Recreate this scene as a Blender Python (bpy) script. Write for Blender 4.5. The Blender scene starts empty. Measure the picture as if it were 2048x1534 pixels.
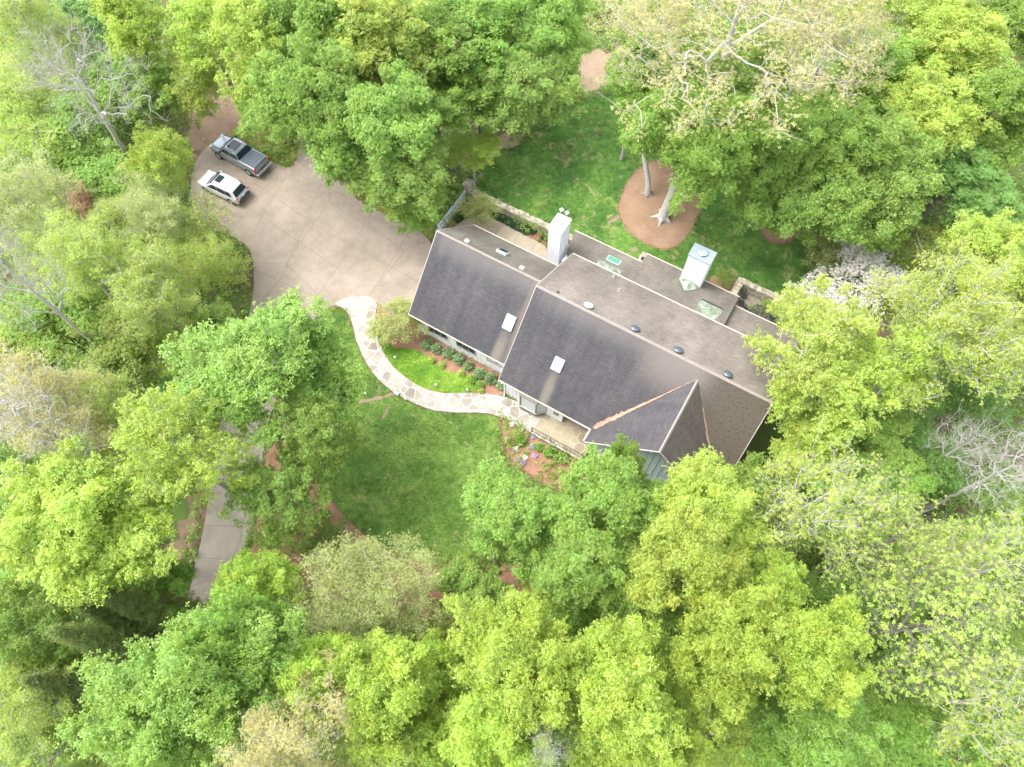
import bpy, bmesh, math, random
import numpy as np
from mathutils import Vector, Matrix

# ------------------------------------------------------------------ camera, sky, sun, exposure
R = math.radians
random.seed(7); rng = np.random.default_rng(11)
scene = bpy.context.scene
col = scene.collection
CAM_H, TILT, F = 52.0, R(25), 1422.0
cam = bpy.data.cameras.new('camera'); cam.sensor_width = 36; cam.lens = F / 2048 * 36
cam.clip_start = 0.5; cam.clip_end = 3000
cam.shift_x = -6 / 2048
co = bpy.data.objects.new('camera', cam); col.objects.link(co)
co.location = (0, 0, CAM_H); co.rotation_euler = (TILT, 0, 0)
scene.camera = co

SUN_EL, SUN_AZ = R(60), R(-78)      # azimuth measured from +Y towards +X
w = bpy.data.worlds.new('World'); scene.world = w; w.use_nodes = True
nt = w.node_tree; nt.nodes.clear()
sky = nt.nodes.new('ShaderNodeTexSky'); sky.sky_type = 'NISHITA'; sky.sun_disc = False
sky.sun_elevation = SUN_EL; sky.sun_rotation = SUN_AZ; sky.air_density = 1.0; sky.dust_density = 3.5; sky.ozone_density = 0.6
hs = nt.nodes.new('ShaderNodeHueSaturation'); hs.inputs['Saturation'].default_value = 0.35
bg = nt.nodes.new('ShaderNodeBackground'); bg.inputs['Strength'].default_value = 0.15
wo = nt.nodes.new('ShaderNodeOutputWorld')
nt.links.new(sky.outputs[0], hs.inputs['Color']); nt.links.new(hs.outputs[0], bg.inputs['Color']); nt.links.new(bg.outputs[0], wo.inputs[0])
sl = bpy.data.lights.new('sun', 'SUN'); sl.energy = 0.5; sl.angle = R(40); sl.color = (1, .965, .91)
so = bpy.data.objects.new('sun', sl); col.objects.link(so)
sd = Vector((math.sin(SUN_AZ) * math.cos(SUN_EL), math.cos(SUN_AZ) * math.cos(SUN_EL), math.sin(SUN_EL)))
so.rotation_euler = sd.to_track_quat('Z', 'Y').to_euler(); so.location = sd * 120
scene.view_settings.view_transform = 'Standard'; scene.view_settings.look = 'None'
scene.view_settings.exposure = 2.05; scene.view_settings.gamma = 1
scene.render.engine = 'CYCLES'
cy = scene.cycles
cy.max_bounces = 6; cy.diffuse_bounces = 4; cy.transmission_bounces = 4; cy.glossy_bounces = 2; cy.transparent_max_bounces = 4
cy.caustics_reflective = False; cy.caustics_refractive = False
cy.use_denoising = True

# ------------------------------------------------------------------ measuring: a picture point at a height -> ground plan
CT, ST = math.cos(TILT), math.sin(TILT)
ANG = R(-30.5)                                    # the house stands turned by this angle
def P(x, y, z=0.0):
    dy = 767 - y
    k = (CAM_H - z) / (F * CT - dy * ST)
    return ((x - 1030) * k, (dy * CT + F * ST) * k)
def mpp(x, y, z):
    return (CAM_H - z) / (F * CT - (767 - y) * ST)
cA, sA = math.cos(ANG), math.sin(ANG)
def W(a, b):                                      # house axes -> world
    return (a * cA - b * sA, a * sA + b * cA)
def AB(x, y, z=0.0):
    X, Y = P(x, y, z)
    return (X * cA + Y * sA, -X * sA + Y * cA)

# ------------------------------------------------------------------ tags and object helpers
def tag(o, label=None, cat=None, group=None, kind=None):
    if label: o['label'] = label
    if cat: o['category'] = cat
    if group: o['group'] = group
    if kind: o['kind'] = kind
    return o
def empty(name, loc, rz=0.0):
    o = bpy.data.objects.new(name, None); o.empty_display_size = .3
    col.objects.link(o); o.location = loc; o.rotation_euler = (0, 0, rz)
    return o
class MB:
    def __init__(s, off=(0, 0, 0)): s.v = []; s.f = []; s.uv = []; s.off = off; s.hasuv = False
    def add(s, vs, fs, uvs=None):
        n = len(s.v); s.v += [(v[0] - s.off[0], v[1] - s.off[1], v[2] - s.off[2]) for v in vs]
        for i, f in enumerate(fs):
            s.f.append([n + k for k in f])
            if uvs: s.uv.append([uvs[k] for k in f]); s.hasuv = True
            else: s.uv.append([(0, 0)] * len(f))
        return s
    def box(s, cx, cy, cz, sx, sy, sz, rz=0.0, taper=1.0):
        c, n = math.cos(rz), math.sin(rz); vs = []
        for dz in (-.5, .5):
            t = taper if dz > 0 else 1
            for dx, dy in ((-.5, -.5), (.5, -.5), (.5, .5), (-.5, .5)):
                x, y = dx * sx * t, dy * sy * t
                vs.append((cx + x * c - y * n, cy + x * n + y * c, cz + dz * sz))
        return s.add(vs, [(0, 3, 2, 1), (4, 5, 6, 7), (0, 1, 5, 4), (1, 2, 6, 5), (2, 3, 7, 6), (3, 0, 4, 7)])
    def b2(s, x0, x1, y0, y1, z0, z1):
        return s.box((x0 + x1) / 2, (y0 + y1) / 2, (z0 + z1) / 2, x1 - x0, y1 - y0, z1 - z0)
    def prism(s, poly, z0, z1):
        n = len(poly)
        vs = [(p[0], p[1], z0) for p in poly] + [(p[0], p[1], z1) for p in poly]
        fs = [tuple(range(n - 1, -1, -1)), tuple(range(n, 2 * n))] + [(i, (i + 1) % n, n + (i + 1) % n, n + i) for i in range(n)]
        return s.add(vs, fs)
    def extr(s, prof, axis, t0, t1):              # profile extruded along x (axis 0; profile is y,z) or y (axis 1; profile x,z)
        n = len(prof)
        mk = (lambda t, p: (t, p[0], p[1])) if axis == 0 else (lambda t, p: (p[0], t, p[1]))
        vs = [mk(t0, p) for p in prof] + [mk(t1, p) for p in prof]
        return s.add(vs, [tuple(range(n)), tuple(range(2 * n - 1, n - 1, -1))] + [(i, n + i, n + (i + 1) % n, (i + 1) % n) for i in range(n)])
    def slab(s, q, t=.14, ex=None):               # sloping slab, top face polygon q; uv = metres along eave / up slope
        q = [Vector(p) for p in q]
        nrm = (q[1] - q[0]).cross(q[2] - q[0]).normalized()
        if nrm.z < 0: q.reverse(); nrm = -nrm
        ud = Vector((0, 0, 1)).cross(nrm).normalized() if ex is None else Vector(ex)
        vd = nrm.cross(ud)
        uv = [(p.dot(ud), p.dot(vd)) for p in q]
        n = len(q); vs = [tuple(p) for p in q] + [tuple(p - nrm * t) for p in q]
        fs = [tuple(range(n)), tuple(range(2 * n - 1, n - 1, -1))] + [(n + i, n + (i + 1) % n, (i + 1) % n, i) for i in range(n)]
        return s.add(vs, fs, uv + uv)
    def tube(s, pts, rad, seg=8, cap=True):
        pts = [Vector(p) for p in pts]
        if not hasattr(rad, '__len__'): rad = [rad] * len(pts)
        vs = []; fs = []
        for i, p in enumerate(pts):
            d = (pts[min(i + 1, len(pts) - 1)] - pts[max(i - 1, 0)]).normalized()
            a = d.orthogonal().normalized() if i == 0 else (u - d * u.dot(d)).normalized()
            u = a; b = d.cross(a)
            for k in range(seg):
                t = 2 * math.pi * k / seg
                vs.append(tuple(p + a * (rad[i] * math.cos(t)) + b * (rad[i] * math.sin(t))))
        for i in range(len(pts) - 1):
            for k in range(seg):
                k2 = (k + 1) % seg
                fs.append((i * seg + k, i * seg + k2, (i + 1) * seg + k2, (i + 1) * seg + k))
        if cap:
            fs.append(tuple(range(seg - 1, -1, -1))); fs.append(tuple((len(pts) - 1) * seg + k for k in range(seg)))
        return s.add(vs, fs)
    def lathe(s, c, prof, seg=20, tilt=None):
        vs = []; fs = []
        for r, z in prof:
            for k in range(seg):
                t = 2 * math.pi * k / seg; v = Vector((r * math.cos(t), r * math.sin(t), z))
                if tilt is not None: v = tilt @ v
                vs.append((c[0] + v.x, c[1] + v.y, c[2] + v.z))
        for i in range(len(prof) - 1):
            for k in range(seg):
                k2 = (k + 1) % seg
                fs.append((i * seg + k, i * seg + k2, (i + 1) * seg + k2, (i + 1) * seg + k))
        fs.append(tuple((len(prof) - 1) * seg + k for k in range(seg)))
        return s.add(vs, fs)
    def build(s, name, mat, parent=None, smooth=False, bevel=0):
        me = bpy.data.meshes.new(name); me.from_pydata(s.v, [], s.f)
        if s.hasuv:
            l = me.uv_layers.new(name='UVMap')
            l.data.foreach_set('uv', np.array([c for f in s.uv for c in f], dtype=np.float32).ravel())
        me.materials.append(mat)
        if smooth: me.polygons.foreach_set('use_smooth', [True] * len(me.polygons))
        me.update()
        o = bpy.data.objects.new(name, me); col.objects.link(o)
        if parent: o.parent = parent
        if bevel:
            m = o.modifiers.new('bevel', 'BEVEL'); m.width = bevel; m.segments = 2; m.limit_method = 'ANGLE'
        return o

# ------------------------------------------------------------------ materials
class NT:
    def __init__(s, name):
        s.m = bpy.data.materials.new(name); s.m.use_nodes = True; s.t = s.m.node_tree; s.n = s.t.nodes
        s.b = s.n['Principled BSDF']; s.out = s.n['Material Output']
    def node(s, typ, **kw):
        n = s.n.new('ShaderNode' + typ)
        for k, v in kw.items(): setattr(n, k, v)
        return n
    def link(s, a, b): s.t.links.new(a, b)
    def coord(s, kind='Object', scale=(1, 1, 1)):
        c = s.node('TexCoord'); m = s.node('Mapping'); m.inputs['Scale'].default_value = scale
        s.link(c.outputs[kind], m.inputs['Vector']); return m.outputs[0]
    def noise(s, vec, scale, detail=4, rough=.6, dist=0):
        n = s.node('TexNoise'); n.inputs['Scale'].default_value = scale; n.inputs['Detail'].default_value = detail
        n.inputs['Roughness'].default_value = rough; n.inputs['Distortion'].default_value = dist
        if vec is not None: s.link(vec, n.inputs['Vector'])
        return n.outputs['Fac']
    def ramp(s, fac, stops):
        r = s.node('ValToRGB'); e = r.color_ramp.elements
        while len(e) < len(stops): e.new(.5)
        for i, (p, c) in enumerate(stops):
            e[i].position = p; e[i].color = tuple(c) + (1,) if len(c) == 3 else c
        s.link(fac, r.inputs[0]); return r.outputs[0]
    def mix(s, fac, a, b, mode='MIX'):
        m = s.node('Mix', data_type='RGBA', blend_type=mode)
        for sock, v in ((m.inputs[0], fac), (m.inputs[6], a), (m.inputs[7], b)):
            if isinstance(v, (int, float)): sock.default_value = v
            elif isinstance(v, (tuple, list)): sock.default_value = tuple(v) + (1,) if len(v) == 3 else v
            else: s.link(v, sock)
        return m.outputs[2]
    def math(s, op, a, b=None, c=None):
        m = s.node('Math', operation=op)
        for i, v in enumerate((a, b, c)):
            if v is None: continue
            if isinstance(v, (int, float)): m.inputs[i].default_value = v
            else: s.link(v, m.inputs[i])
        return m.outputs[0]
    def bump(s, h, strength=.4, dist=.02):
        b = s.node('Bump'); b.inputs['Strength'].default_value = strength; b.inputs['Distance'].default_value = dist
        s.link(h, b.inputs['Height']); s.link(b.outputs[0], s.b.inputs['Normal'])
    def color(s, c):
        if isinstance(c, tuple): s.b.inputs['Base Color'].default_value = c + (1,)
        else: s.link(c, s.b.inputs['Base Color'])
    def rough(s, r): s.b.inputs['Roughness'].default_value = r
def plain(name, c, rough=.6, metal=0, var=.12, scale=6):
    t = NT(name); v = t.coord(); n = t.noise(v, scale, 5)
    lo = tuple(x * (1 - var) for x in c); hi = tuple(min(1, x * (1 + var)) for x in c)
    t.color(t.ramp(n, [(.3, lo), (.7, hi)])); t.rough(rough); t.b.inputs['Metallic'].default_value = metal
    return t.m
def glass(name, c=(.03, .04, .05), rough=.04):
    t = NT(name); t.color(c); t.rough(rough); t.b.inputs['Specular IOR Level'].default_value = .35
    return t.m

def leaf_mat(name, c, var=.35, hue=.0, trans=.45, tint=None):
    """two-sided leaf: diffuse plus translucency, every leaf and every branch group a little different"""
    t = NT(name); t.n.remove(t.b)
    at = t.node('Attribute', attribute_name='rnd')
    oi = t.node('ObjectInfo')
    v = t.coord('Object'); n = t.noise(v, .55, 3)
    lo = tuple(x * (1 - var) for x in c); hi = tuple(min(1, x * (1 + var)) for x in c)
    base = t.ramp(at.outputs['Fac'], [(0, lo), (.5, c), (1, hi)])
    c2 = tint or (c[0] * 1.3 + .02, c[1] * 1.08, c[2] * .9)
    base = t.mix(t.ramp(n, [(.35, (0, 0, 0)), (.7, (1, 1, 1))]), base, t.mix(.6, base, c2))
    h = t.node('HueSaturation'); h.inputs['Saturation'].default_value = 1
    hh = t.math('MULTIPLY_ADD', oi.outputs['Random'], .014, .491); vv = t.math('MULTIPLY_ADD', oi.outputs['Random'], .22, .89)
    t.link(hh, h.inputs['Hue']); t.link(vv, h.inputs['Value']); t.link(base, h.inputs['Color'])
    d = t.node('BsdfDiffuse'); tr = t.node('BsdfTranslucent'); g = t.node('BsdfGlossy'); g.inputs['Roughness'].default_value = .45
    t.link(h.outputs[0], d.inputs['Color'])
    tc = t.mix(1.0, h.outputs[0], (1.15, 1.1, .7), 'MULTIPLY'); t.link(tc, tr.inputs['Color'])
    m1 = t.node('MixShader'); m1.inputs[0].default_value = trans
    t.link(d.outputs[0], m1.inputs[1]); t.link(tr.outputs[0], m1.inputs[2])
    m2 = t.node('MixShader'); m2.inputs[0].default_value = .04
    t.link(m1.outputs[0], m2.inputs[1]); t.link(g.outputs[0], m2.inputs[2]); t.link(m2.outputs[0], t.out.inputs['Surface'])
    return t.m

LEAF = {k: leaf_mat('leaf_' + k, *a) for k, a in {
    'bright': ((.235, .41, .07),),
    'yellow': ((.37, .54, .085),),
    'lime': ((.39, .54, .10),),
    'green': ((.23, .41, .07),),
    'deep': ((.19, .38, .09),),
    'olive': ((.33, .42, .09), .35, 0, .45, (.38, .46, .11)),
    'tan': ((.56, .55, .22), .3, 0, .45, (.66, .60, .28)),
    'pale': ((.44, .52, .18), .35, 0, .45, (.50, .56, .22)),
    'cedar': ((.25, .34, .12),),
    'white': ((.85, .82, .80), .12, 0, .3, (.9, .85, .85)),
    'pink': ((.58, .42, .33),),
    'shrub': ((.26, .42, .19), .6),
    'straw': ((.38, .44, .14), .35, 0, .45, (.44, .48, .16)),
    'ivy': ((.03, .10, .035), .5),
    'violet': ((.45, .38, .75), .3, 0, .3, (.7, .65, .9)),
    'under': ((.19, .34, .04),),
    'chips': ((.42, .26, .15), .5, 0, .1, (.5, .33, .2)),
    'litter': ((.26, .14, .08), .5, 0, .1, (.4, .25, .14)),
    'grass': ((.10, .18, .025), .45),
}.items()}

def bark(name, c1, c2):
    t = NT(name); v = t.coord('Object', (3, 3, .8)); n = t.noise(v, 5, 6, .7)
    t.color(t.ramp(n, [(.35, c1), (.65, c2)])); t.rough(.9); t.bump(n, .6, .03)
    return t.m
BARK = {'grey': bark('bark_grey', (.12, .105, .085), (.32, .29, .25)),
        'white': bark('bark_white', (.28, .27, .24), (.64, .61, .56)),
        'brown': bark('bark_brown', (.10, .075, .055), (.26, .21, .16))}

# ground family
def forest_floor():
    t = NT('forest_floor'); v = t.coord()
    n1 = t.noise(v, 9, 8, .75); n2 = t.noise(v, .16, 4); n3 = t.noise(v, 1.3, 5)
    base = t.ramp(n1, [(.3, (.035, .022, .014)), (.5, (.11, .072, .045)), (.72, (.25, .18, .12))])
    g = t.ramp(t.noise(v, 12, 6, .8), [(.3, (.03, .06, .012)), (.7, (.14, .24, .04))])
    mask = t.ramp(t.math('ADD', t.math('MULTIPLY', n2, .6), t.math('MULTIPLY', n3, .4)), [(.42, (0, 0, 0)), (.54, (1, 1, 1))])
    t.color(t.mix(mask, base, g)); t.rough(1); t.bump(n1, .8, .08)
    return t.m
def mulch(name, a, b, c):
    t = NT(name); v = t.coord(); n = t.noise(v, 16, 8, .8); n2 = t.noise(v, .7, 4)
    base = t.ramp(n, [(.3, a), (.5, b), (.7, c)])
    t.color(t.mix(t.ramp(n2, [(.35, (0, 0, 0)), (.7, (1, 1, 1))]), base, t.mix(.5, base, c))); t.rough(1); t.bump(n, .8, .05)
    return t.m
def lawn(name, dark, mid, light, patch=(.30, .27, .12), pamt=.66):
    t = NT(name); v = t.coord()
    n = t.noise(v, 11, 10, .85); m = t.noise(v, .33, 6, .7, .6); k = t.noise(v, 2.2, 5, .75)
    f = t.math('ADD', t.math('MULTIPLY', n, .5), t.math('ADD', t.math('MULTIPLY', m, .32), t.math('MULTIPLY', k, .18)))
    base = t.ramp(f, [(.445, dark), (.5, mid), (.56, light)])
    p = t.ramp(t.math('ADD', t.math('MULTIPLY', t.noise(v, .55, 7, .75, 1.2), .8), t.math('MULTIPLY', n, .2)), [(pamt - .06, (0, 0, 0)), (pamt + .06, (1, 1, 1))])
    t.color(t.mix(p, base, patch)); t.rough(1); t.bump(n, 1, .06)
    return t.m
def concrete(name, c, c2, agg=.25):
    t = NT(name); v = t.coord(); n = t.noise(v, 24, 8, .9); m = t.noise(v, .25, 5, .65, .5); s = t.noise(v, 1.1, 6, .7)
    f = t.math('ADD', t.math('MULTIPLY', m, .6), t.math('MULTIPLY', s, .4))
    base = t.ramp(f, [(.36, c2), (.60, c)])
    base = t.mix(agg, base, t.ramp(n, [(.3, (.07, .06, .05)), (.7, (.9, .82, .72))]), 'OVERLAY')
    st = t.ramp(t.noise(v, .9, 7, .75, 1.5), [(.60, (0, 0, 0)), (.72, (.45, .45, .45))]); base = t.mix(st, base, tuple(x * .55 for x in c2))
    vc = t.node('TexVoronoi', feature='DISTANCE_TO_EDGE'); vc.inputs['Scale'].default_value = .16; dn = t.node('TexNoise'); dn.inputs['Scale'].default_value = 1.3; dn.inputs['Detail'].default_value = 6; t.link(v, dn.inputs['Vector']); t.link(t.mix(.25, v, dn.outputs['Color']), vc.inputs['Vector'])
    base = t.mix(t.math('MULTIPLY', t.math('LESS_THAN', vc.outputs['Distance'], .0022), .5), base, tuple(x * .45 for x in c2))
    t.color(base); t.rough(.9); t.bump(n, .3, .01)
    return t.m
def flagstone(name, scale, mortar, s1, s2, s3):
    t = NT(name); v = t.coord()
    vo = t.node('TexVoronoi', feature='DISTANCE_TO_EDGE'); vc = t.node('TexVoronoi', feature='F1')
    dn = t.node('TexNoise'); dn.inputs['Scale'].default_value = 1.1; t.link(v, dn.inputs['Vector'])
    dv = t.mix(.12, v, dn.outputs['Color'])
    for q in (vo, vc): q.inputs['Scale'].default_value = scale; q.inputs['Randomness'].default_value = 1; t.link(dv, q.inputs['Vector'])
    e = t.math('LESS_THAN', vo.outputs['Distance'], .055)
    sep = t.node('SeparateColor'); t.link(vc.outputs['Color'], sep.inputs[0])
    st = t.ramp(sep.outputs[0], [(0, s1), (.45, s2), (.8, s2), (1, s3)])
    n = t.noise(v, 7, 8, .8); st = t.mix(.5, st, t.ramp(n, [(.3, (.3, .3, .3)), (.7, (.75, .75, .75))]), 'OVERLAY')
    st = t.mix(t.ramp(t.noise(v, .4, 3), [(.35, (0, 0, 0)), (.65, (.6, .6, .6))]), st, mortar)
    t.color(t.mix(e, st, mortar)); t.rough(.8)
    b = t.math('SUBTRACT', t.math('MULTIPLY', n, .2), t.math('MULTIPLY', e, 1)); t.bump(b, .3, .01)
    return t.m
def shingle(name, dark, mid, light, streaks=1.0, moss=None, marks=()):
    """asphalt shingle courses in metres of roof surface; weather streaks run down the slope"""
    t = NT(name); uv = t.coord('UV')
    br = t.node('TexBrick'); t.link(uv, br.inputs['Vector']); br.inputs['Scale'].default_value = 1
    br.inputs['Brick Width'].default_value = .33; br.inputs['Row Height'].default_value = .145; br.inputs['Mortar Size'].default_value = .018
    br.inputs['Mortar Smooth'].default_value = .3
    br.inputs['Color1'].default_value = (1, 1, 1, 1); br.inputs['Color2'].default_value = (.60, .60, .60, 1); br.inputs['Mortar'].default_value = (.12, .12, .12, 1)
    g = t.noise(uv, 30, 8, .9); c0 = t.coord('UV', (1.2, .16, 1)); s1 = t.noise(c0, 1, 5, .65); c1 = t.coord('UV', (.35, .2, 1)); s2 = t.noise(c1, 1, 4)
    f = t.math('ADD', t.math('MULTIPLY', s1, .55 * streaks), t.math('MULTIPLY', s2, 1 - .55 * streaks))
    base = t.ramp(f, [(.34, dark), (.5, mid), (.68, light)])
    base = t.mix(.62, base, br.outputs['Color'], 'MULTIPLY')
    base = t.mix(.85, base, t.ramp(g, [(.36, (.2, .2, .2)), (.64, (.82, .82, .82))]), 'OVERLAY')
    sx = t.node('SeparateXYZ'); t.link(uv, sx.inputs[0])
    def soft(x, a, b, s):
        m = t.node('MapRange', interpolation_type='SMOOTHSTEP'); m.inputs[1].default_value = a - s; m.inputs[2].default_value = a + s; t.link(x, m.inputs[0])
        n = t.node('MapRange', interpolation_type='SMOOTHSTEP'); n.inputs[1].default_value = b - s; n.inputs[2].default_value = b + s; n.inputs[3].default_value = 1; n.inputs[4].default_value = 0; t.link(x, n.inputs[0])
        return t.math('MULTIPLY', m.outputs[0], n.outputs[0])
    wob = t.math('MULTIPLY_ADD', s1, .6, -.3)
    for (u0, u1, v0, v1, su, sv, cc, k) in marks:
        mk = t.math('MULTIPLY', soft(t.math('ADD', sx.outputs[0], wob), u0, u1, su), soft(sx.outputs[1], v0, v1, sv))
        mk = t.math('MULTIPLY', mk, t.math('MULTIPLY_ADD', g, k * .8, k * .6))
        base = t.mix(mk, base, cc)
    if moss:
        (mc, thr, u0, u1) = moss
        mn = t.noise(t.coord('UV', (4.5, 6, 1)), 1, 8, .85)
        mm = t.math('MULTIPLY', t.ramp(mn, [(thr, (0, 0, 0)), (thr + .05, (1, 1, 1))]), soft(sx.outputs[0], u0, u1, 2.4))
        base = t.mix(mm, base, mc)
    t.color(base); t.rough(.95)
    t.bump(t.math('ADD', t.math('MULTIPLY', br.outputs['Fac'], -1), t.math('MULTIPLY', g, .5)), .5, .012)
    return t.m

M = dict(
    litter=mulch('leaf_litter', (.06, .04, .025), (.155, .105, .07), (.30, .21, .145)),
    floor=forest_floor(),
    mulch=mulch('mulch', (.12, .055, .035), (.27, .135, .085), (.44, .27, .18)),
    mulch2=mulch('mulch_fresh', (.13, .07, .04), (.26, .16, .10), (.42, .29, .19)),
    dirt=mulch('bare_dirt', (.12, .085, .055), (.25, .18, .12), (.38, .29, .20)),
    lawn=lawn('lawn', (.05, .12, .016), (.105, .20, .03), (.21, .31, .065), (.30, .32, .11), .60),
    lawn2=lawn('back_lawn', (.033, .10, .014), (.075, .18, .026), (.16, .28, .05), (.42, .34, .17), .60),
    lawn3=lawn('garden_lawn', (.07, .17, .015), (.14, .27, .02), (.28, .38, .06), (.33, .36, .12), .62),
    lawn4=lawn('mossy_grass', (.10, .11, .02), (.19, .21, .04), (.30, .32, .08), (.30, .20, .12), .58),
    drive=concrete('drive_concrete', (.36, .31, .262), (.245, .21, .175), .5),
    road=concrete('lane_concrete', (.30, .275, .245), (.22, .20, .175), .35),
    walk=concrete('walk_concrete', (.46, .40, .31), (.32, .28, .21), .35),
    joint=plain('joint', (.19, .16, .13), .9),
    flag=flagstone('flagstone', 1.75, (.44, .42, .375), (.20, .165, .125), (.30, .27, .22), (.37, .34, .29)),
    patio=flagstone('patio_stone', 1.5, (.38, .33, .23), (.17, .145, .10), (.30, .25, .17), (.42, .37, .26)),
    gravel=mulch('patio_gravel', (.10, .09, .07), (.24, .21, .16), (.38, .34, .27)),
    white=plain('white_siding', (.86, .87, .92), .55, var=.05),
    grey_siding=plain('grey_siding', (.50, .56, .62), .6, var=.06),
    trim=plain('trim', (.40, .38, .35), .6, var=.08),
    tan_trim=plain('tan_trim', (.62, .50, .40), .7),
    frame=plain('window_frame', (.22, .20, .175), .6),
    brown=plain('brown_frame', (.13, .07, .045), .6),
    glass=glass('glass'), glass_refl_paint=glass('painted_reflection_glass', (.62, .66, .70), .12),  # second glass: whitish reflection painted into the pane's base colour
    skyl=plain('skylight_glazing', (.74, .80, .88), .15, var=.03),
    metal=plain('cap_metal', (.45, .52, .60), .35, .6, var=.08),
    metalw=plain('pale_metal', (.76, .82, .88), .4, .2, var=.05),
    dark_metal=plain('dark_metal', (.09, .10, .12), .5, .5),
    vent=plain('vent_metal', (.14, .17, .20), .4, .5),
    copper=None, verdi=None,
    stone=None, black=plain('black_rubber', (.02, .02, .022), .7),
    iron=plain('iron', (.035, .05, .045), .6, .4), rail=plain('railing_iron', (.10, .085, .06), .6, .3),
    silver=None, carw=None, red=plain('red_lens', (.75, .02, .02), .2, var=.05),
    cover=plain('bed_cover', (.11, .13, .16), .6), rim=plain('alloy', (.65, .66, .68), .3, .7),
    plate=plain('plate', (.8, .82, .88), .5, var=.03), cap=plain('ridge_cap', (.30, .265, .23), .95, var=.25, scale=14),
    needles=mulch('needles', (.15, .08, .05), (.33, .20, .135), (.50, .36, .26)),
    bluegrey=plain('fence_paint', (.62, .70, .82), .6, var=.06), wood=plain('pole_wood', (.22, .20, .17), .9, scale=12),
    porcel=plain('transformer', (.72, .76, .80), .35), wire=plain('wire', (.35, .36, .38), .5),
    box=plain('utility_box', (.38, .50, .36), .6), yellowmoss=plain('yellow_moss', (.42, .36, .04), .9, var=.3),
)
def stone_m():
    t = NT('dry_stone'); v = t.coord('Object', (1, 1, 2.2))
    vc = t.node('TexVoronoi', feature='F1'); vo = t.node('TexVoronoi', feature='DISTANCE_TO_EDGE')
    for q in (vc, vo): q.inputs['Scale'].default_value = 3.2; t.link(v, q.inputs['Vector'])
    sep = t.node('SeparateColor'); t.link(vc.outputs['Color'], sep.inputs[0])
    st = t.ramp(sep.outputs[0], [(0, (.26, .24, .17)), (.5, (.40, .36, .27)), (1, (.60, .54, .42))])
    n = t.noise(v, 14, 7, .8); st = t.mix(.6, st, t.ramp(n, [(.3, (.3, .3, .3)), (.7, (.7, .7, .7))]), 'OVERLAY')
    t.color(t.mix(t.math('LESS_THAN', vo.outputs['Distance'], .035), st, (.20, .18, .13))); t.rough(.95); t.bump(vo.outputs['Distance'], .6, .05)
    return t.m
M['stone'] = stone_m()
def verdi():
    t = NT('verdigris'); v = t.coord(); n = t.noise(v, 1.6, 6, .7, 1.0)
    t.color(t.ramp(n, [(.38, (.13, .12, .09)), (.50, (.22, .26, .20)), (.62, (.33, .40, .31))])); t.rough(.6); return t.m
M['verdi'] = verdi()
M['greenglass'] = glass('green_glazing', (.10, .30, .21), .3)
def carpaint(name, c, metal):
    t = NT(name); t.color(c); t.rough(.28); t.b.inputs['Metallic'].default_value = metal
    t.b.inputs['Coat Weight'].default_value = .7; t.b.inputs['Coat Roughness'].default_value = .05
    return t.m
M['silver'] = carpaint('silver_paint', (.27, .30, .33), .45)
M['carw'] = carpaint('white_paint', (.66, .67, .69), 0)

# roofs: marks are (u0,u1,v0,v1,soft_u,soft_v,colour,strength) in metres along eave / up slope
S2 = math.sqrt(2)
NOM = []
SB = ((.062, .062, .070), (.090, .087, .095), (.130, .122, .122))
M['roof_gf'] = shingle('shingle_garage_front', *SB, marks=[(-14.4, -13.6, 15.5, 18.9, .28, 1.3, (.22, .195, .16), .7), (-13.45, -12.6, 15, 26, .2, .6, (.20, .165, .135), .6), (-22, -12, 22.6, 25, 2, .9, (.19, .17, .16), .5)])
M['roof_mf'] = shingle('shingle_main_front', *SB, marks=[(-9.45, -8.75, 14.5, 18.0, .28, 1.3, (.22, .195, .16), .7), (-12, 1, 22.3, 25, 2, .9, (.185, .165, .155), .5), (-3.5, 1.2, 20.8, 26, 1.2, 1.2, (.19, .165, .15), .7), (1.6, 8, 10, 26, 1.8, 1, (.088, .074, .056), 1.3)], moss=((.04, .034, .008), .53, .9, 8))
M['roof_gl'] = shingle('shingle_gable_left', (.068, .066, .074), (.092, .087, .093), (.12, .112, .113))
M['roof_ne'] = shingle('shingle_tan', (.18, .155, .135), (.25, .215, .185), (.33, .285, .245), .4, marks=[(-14, 6, 31.4, 34, 1, .9, (.32, .285, .245), .5)])
M['roof_low'] = shingle('shingle_brown', (.145, .13, .108), (.205, .183, .152), (.28, .25, .21), .5, marks=[(-12.3, -11.6, 0, 60, .3, 1, (.26, .235, .19), .6), (-9.2, -8.7, 0, 60, .3, 1, (.26, .235, .19), .6), (-7.6, -6.2, 0, 60, .3, 1, (.25, .22, .18), .5), (-2.6, -.5, 0, 60, .3, 1, (.20, .18, .15), .5)])
M['roof_gable'] = shingle('shingle_brown_worn', (.095, .084, .073), (.13, .113, .098), (.175, .152, .13))

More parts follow.
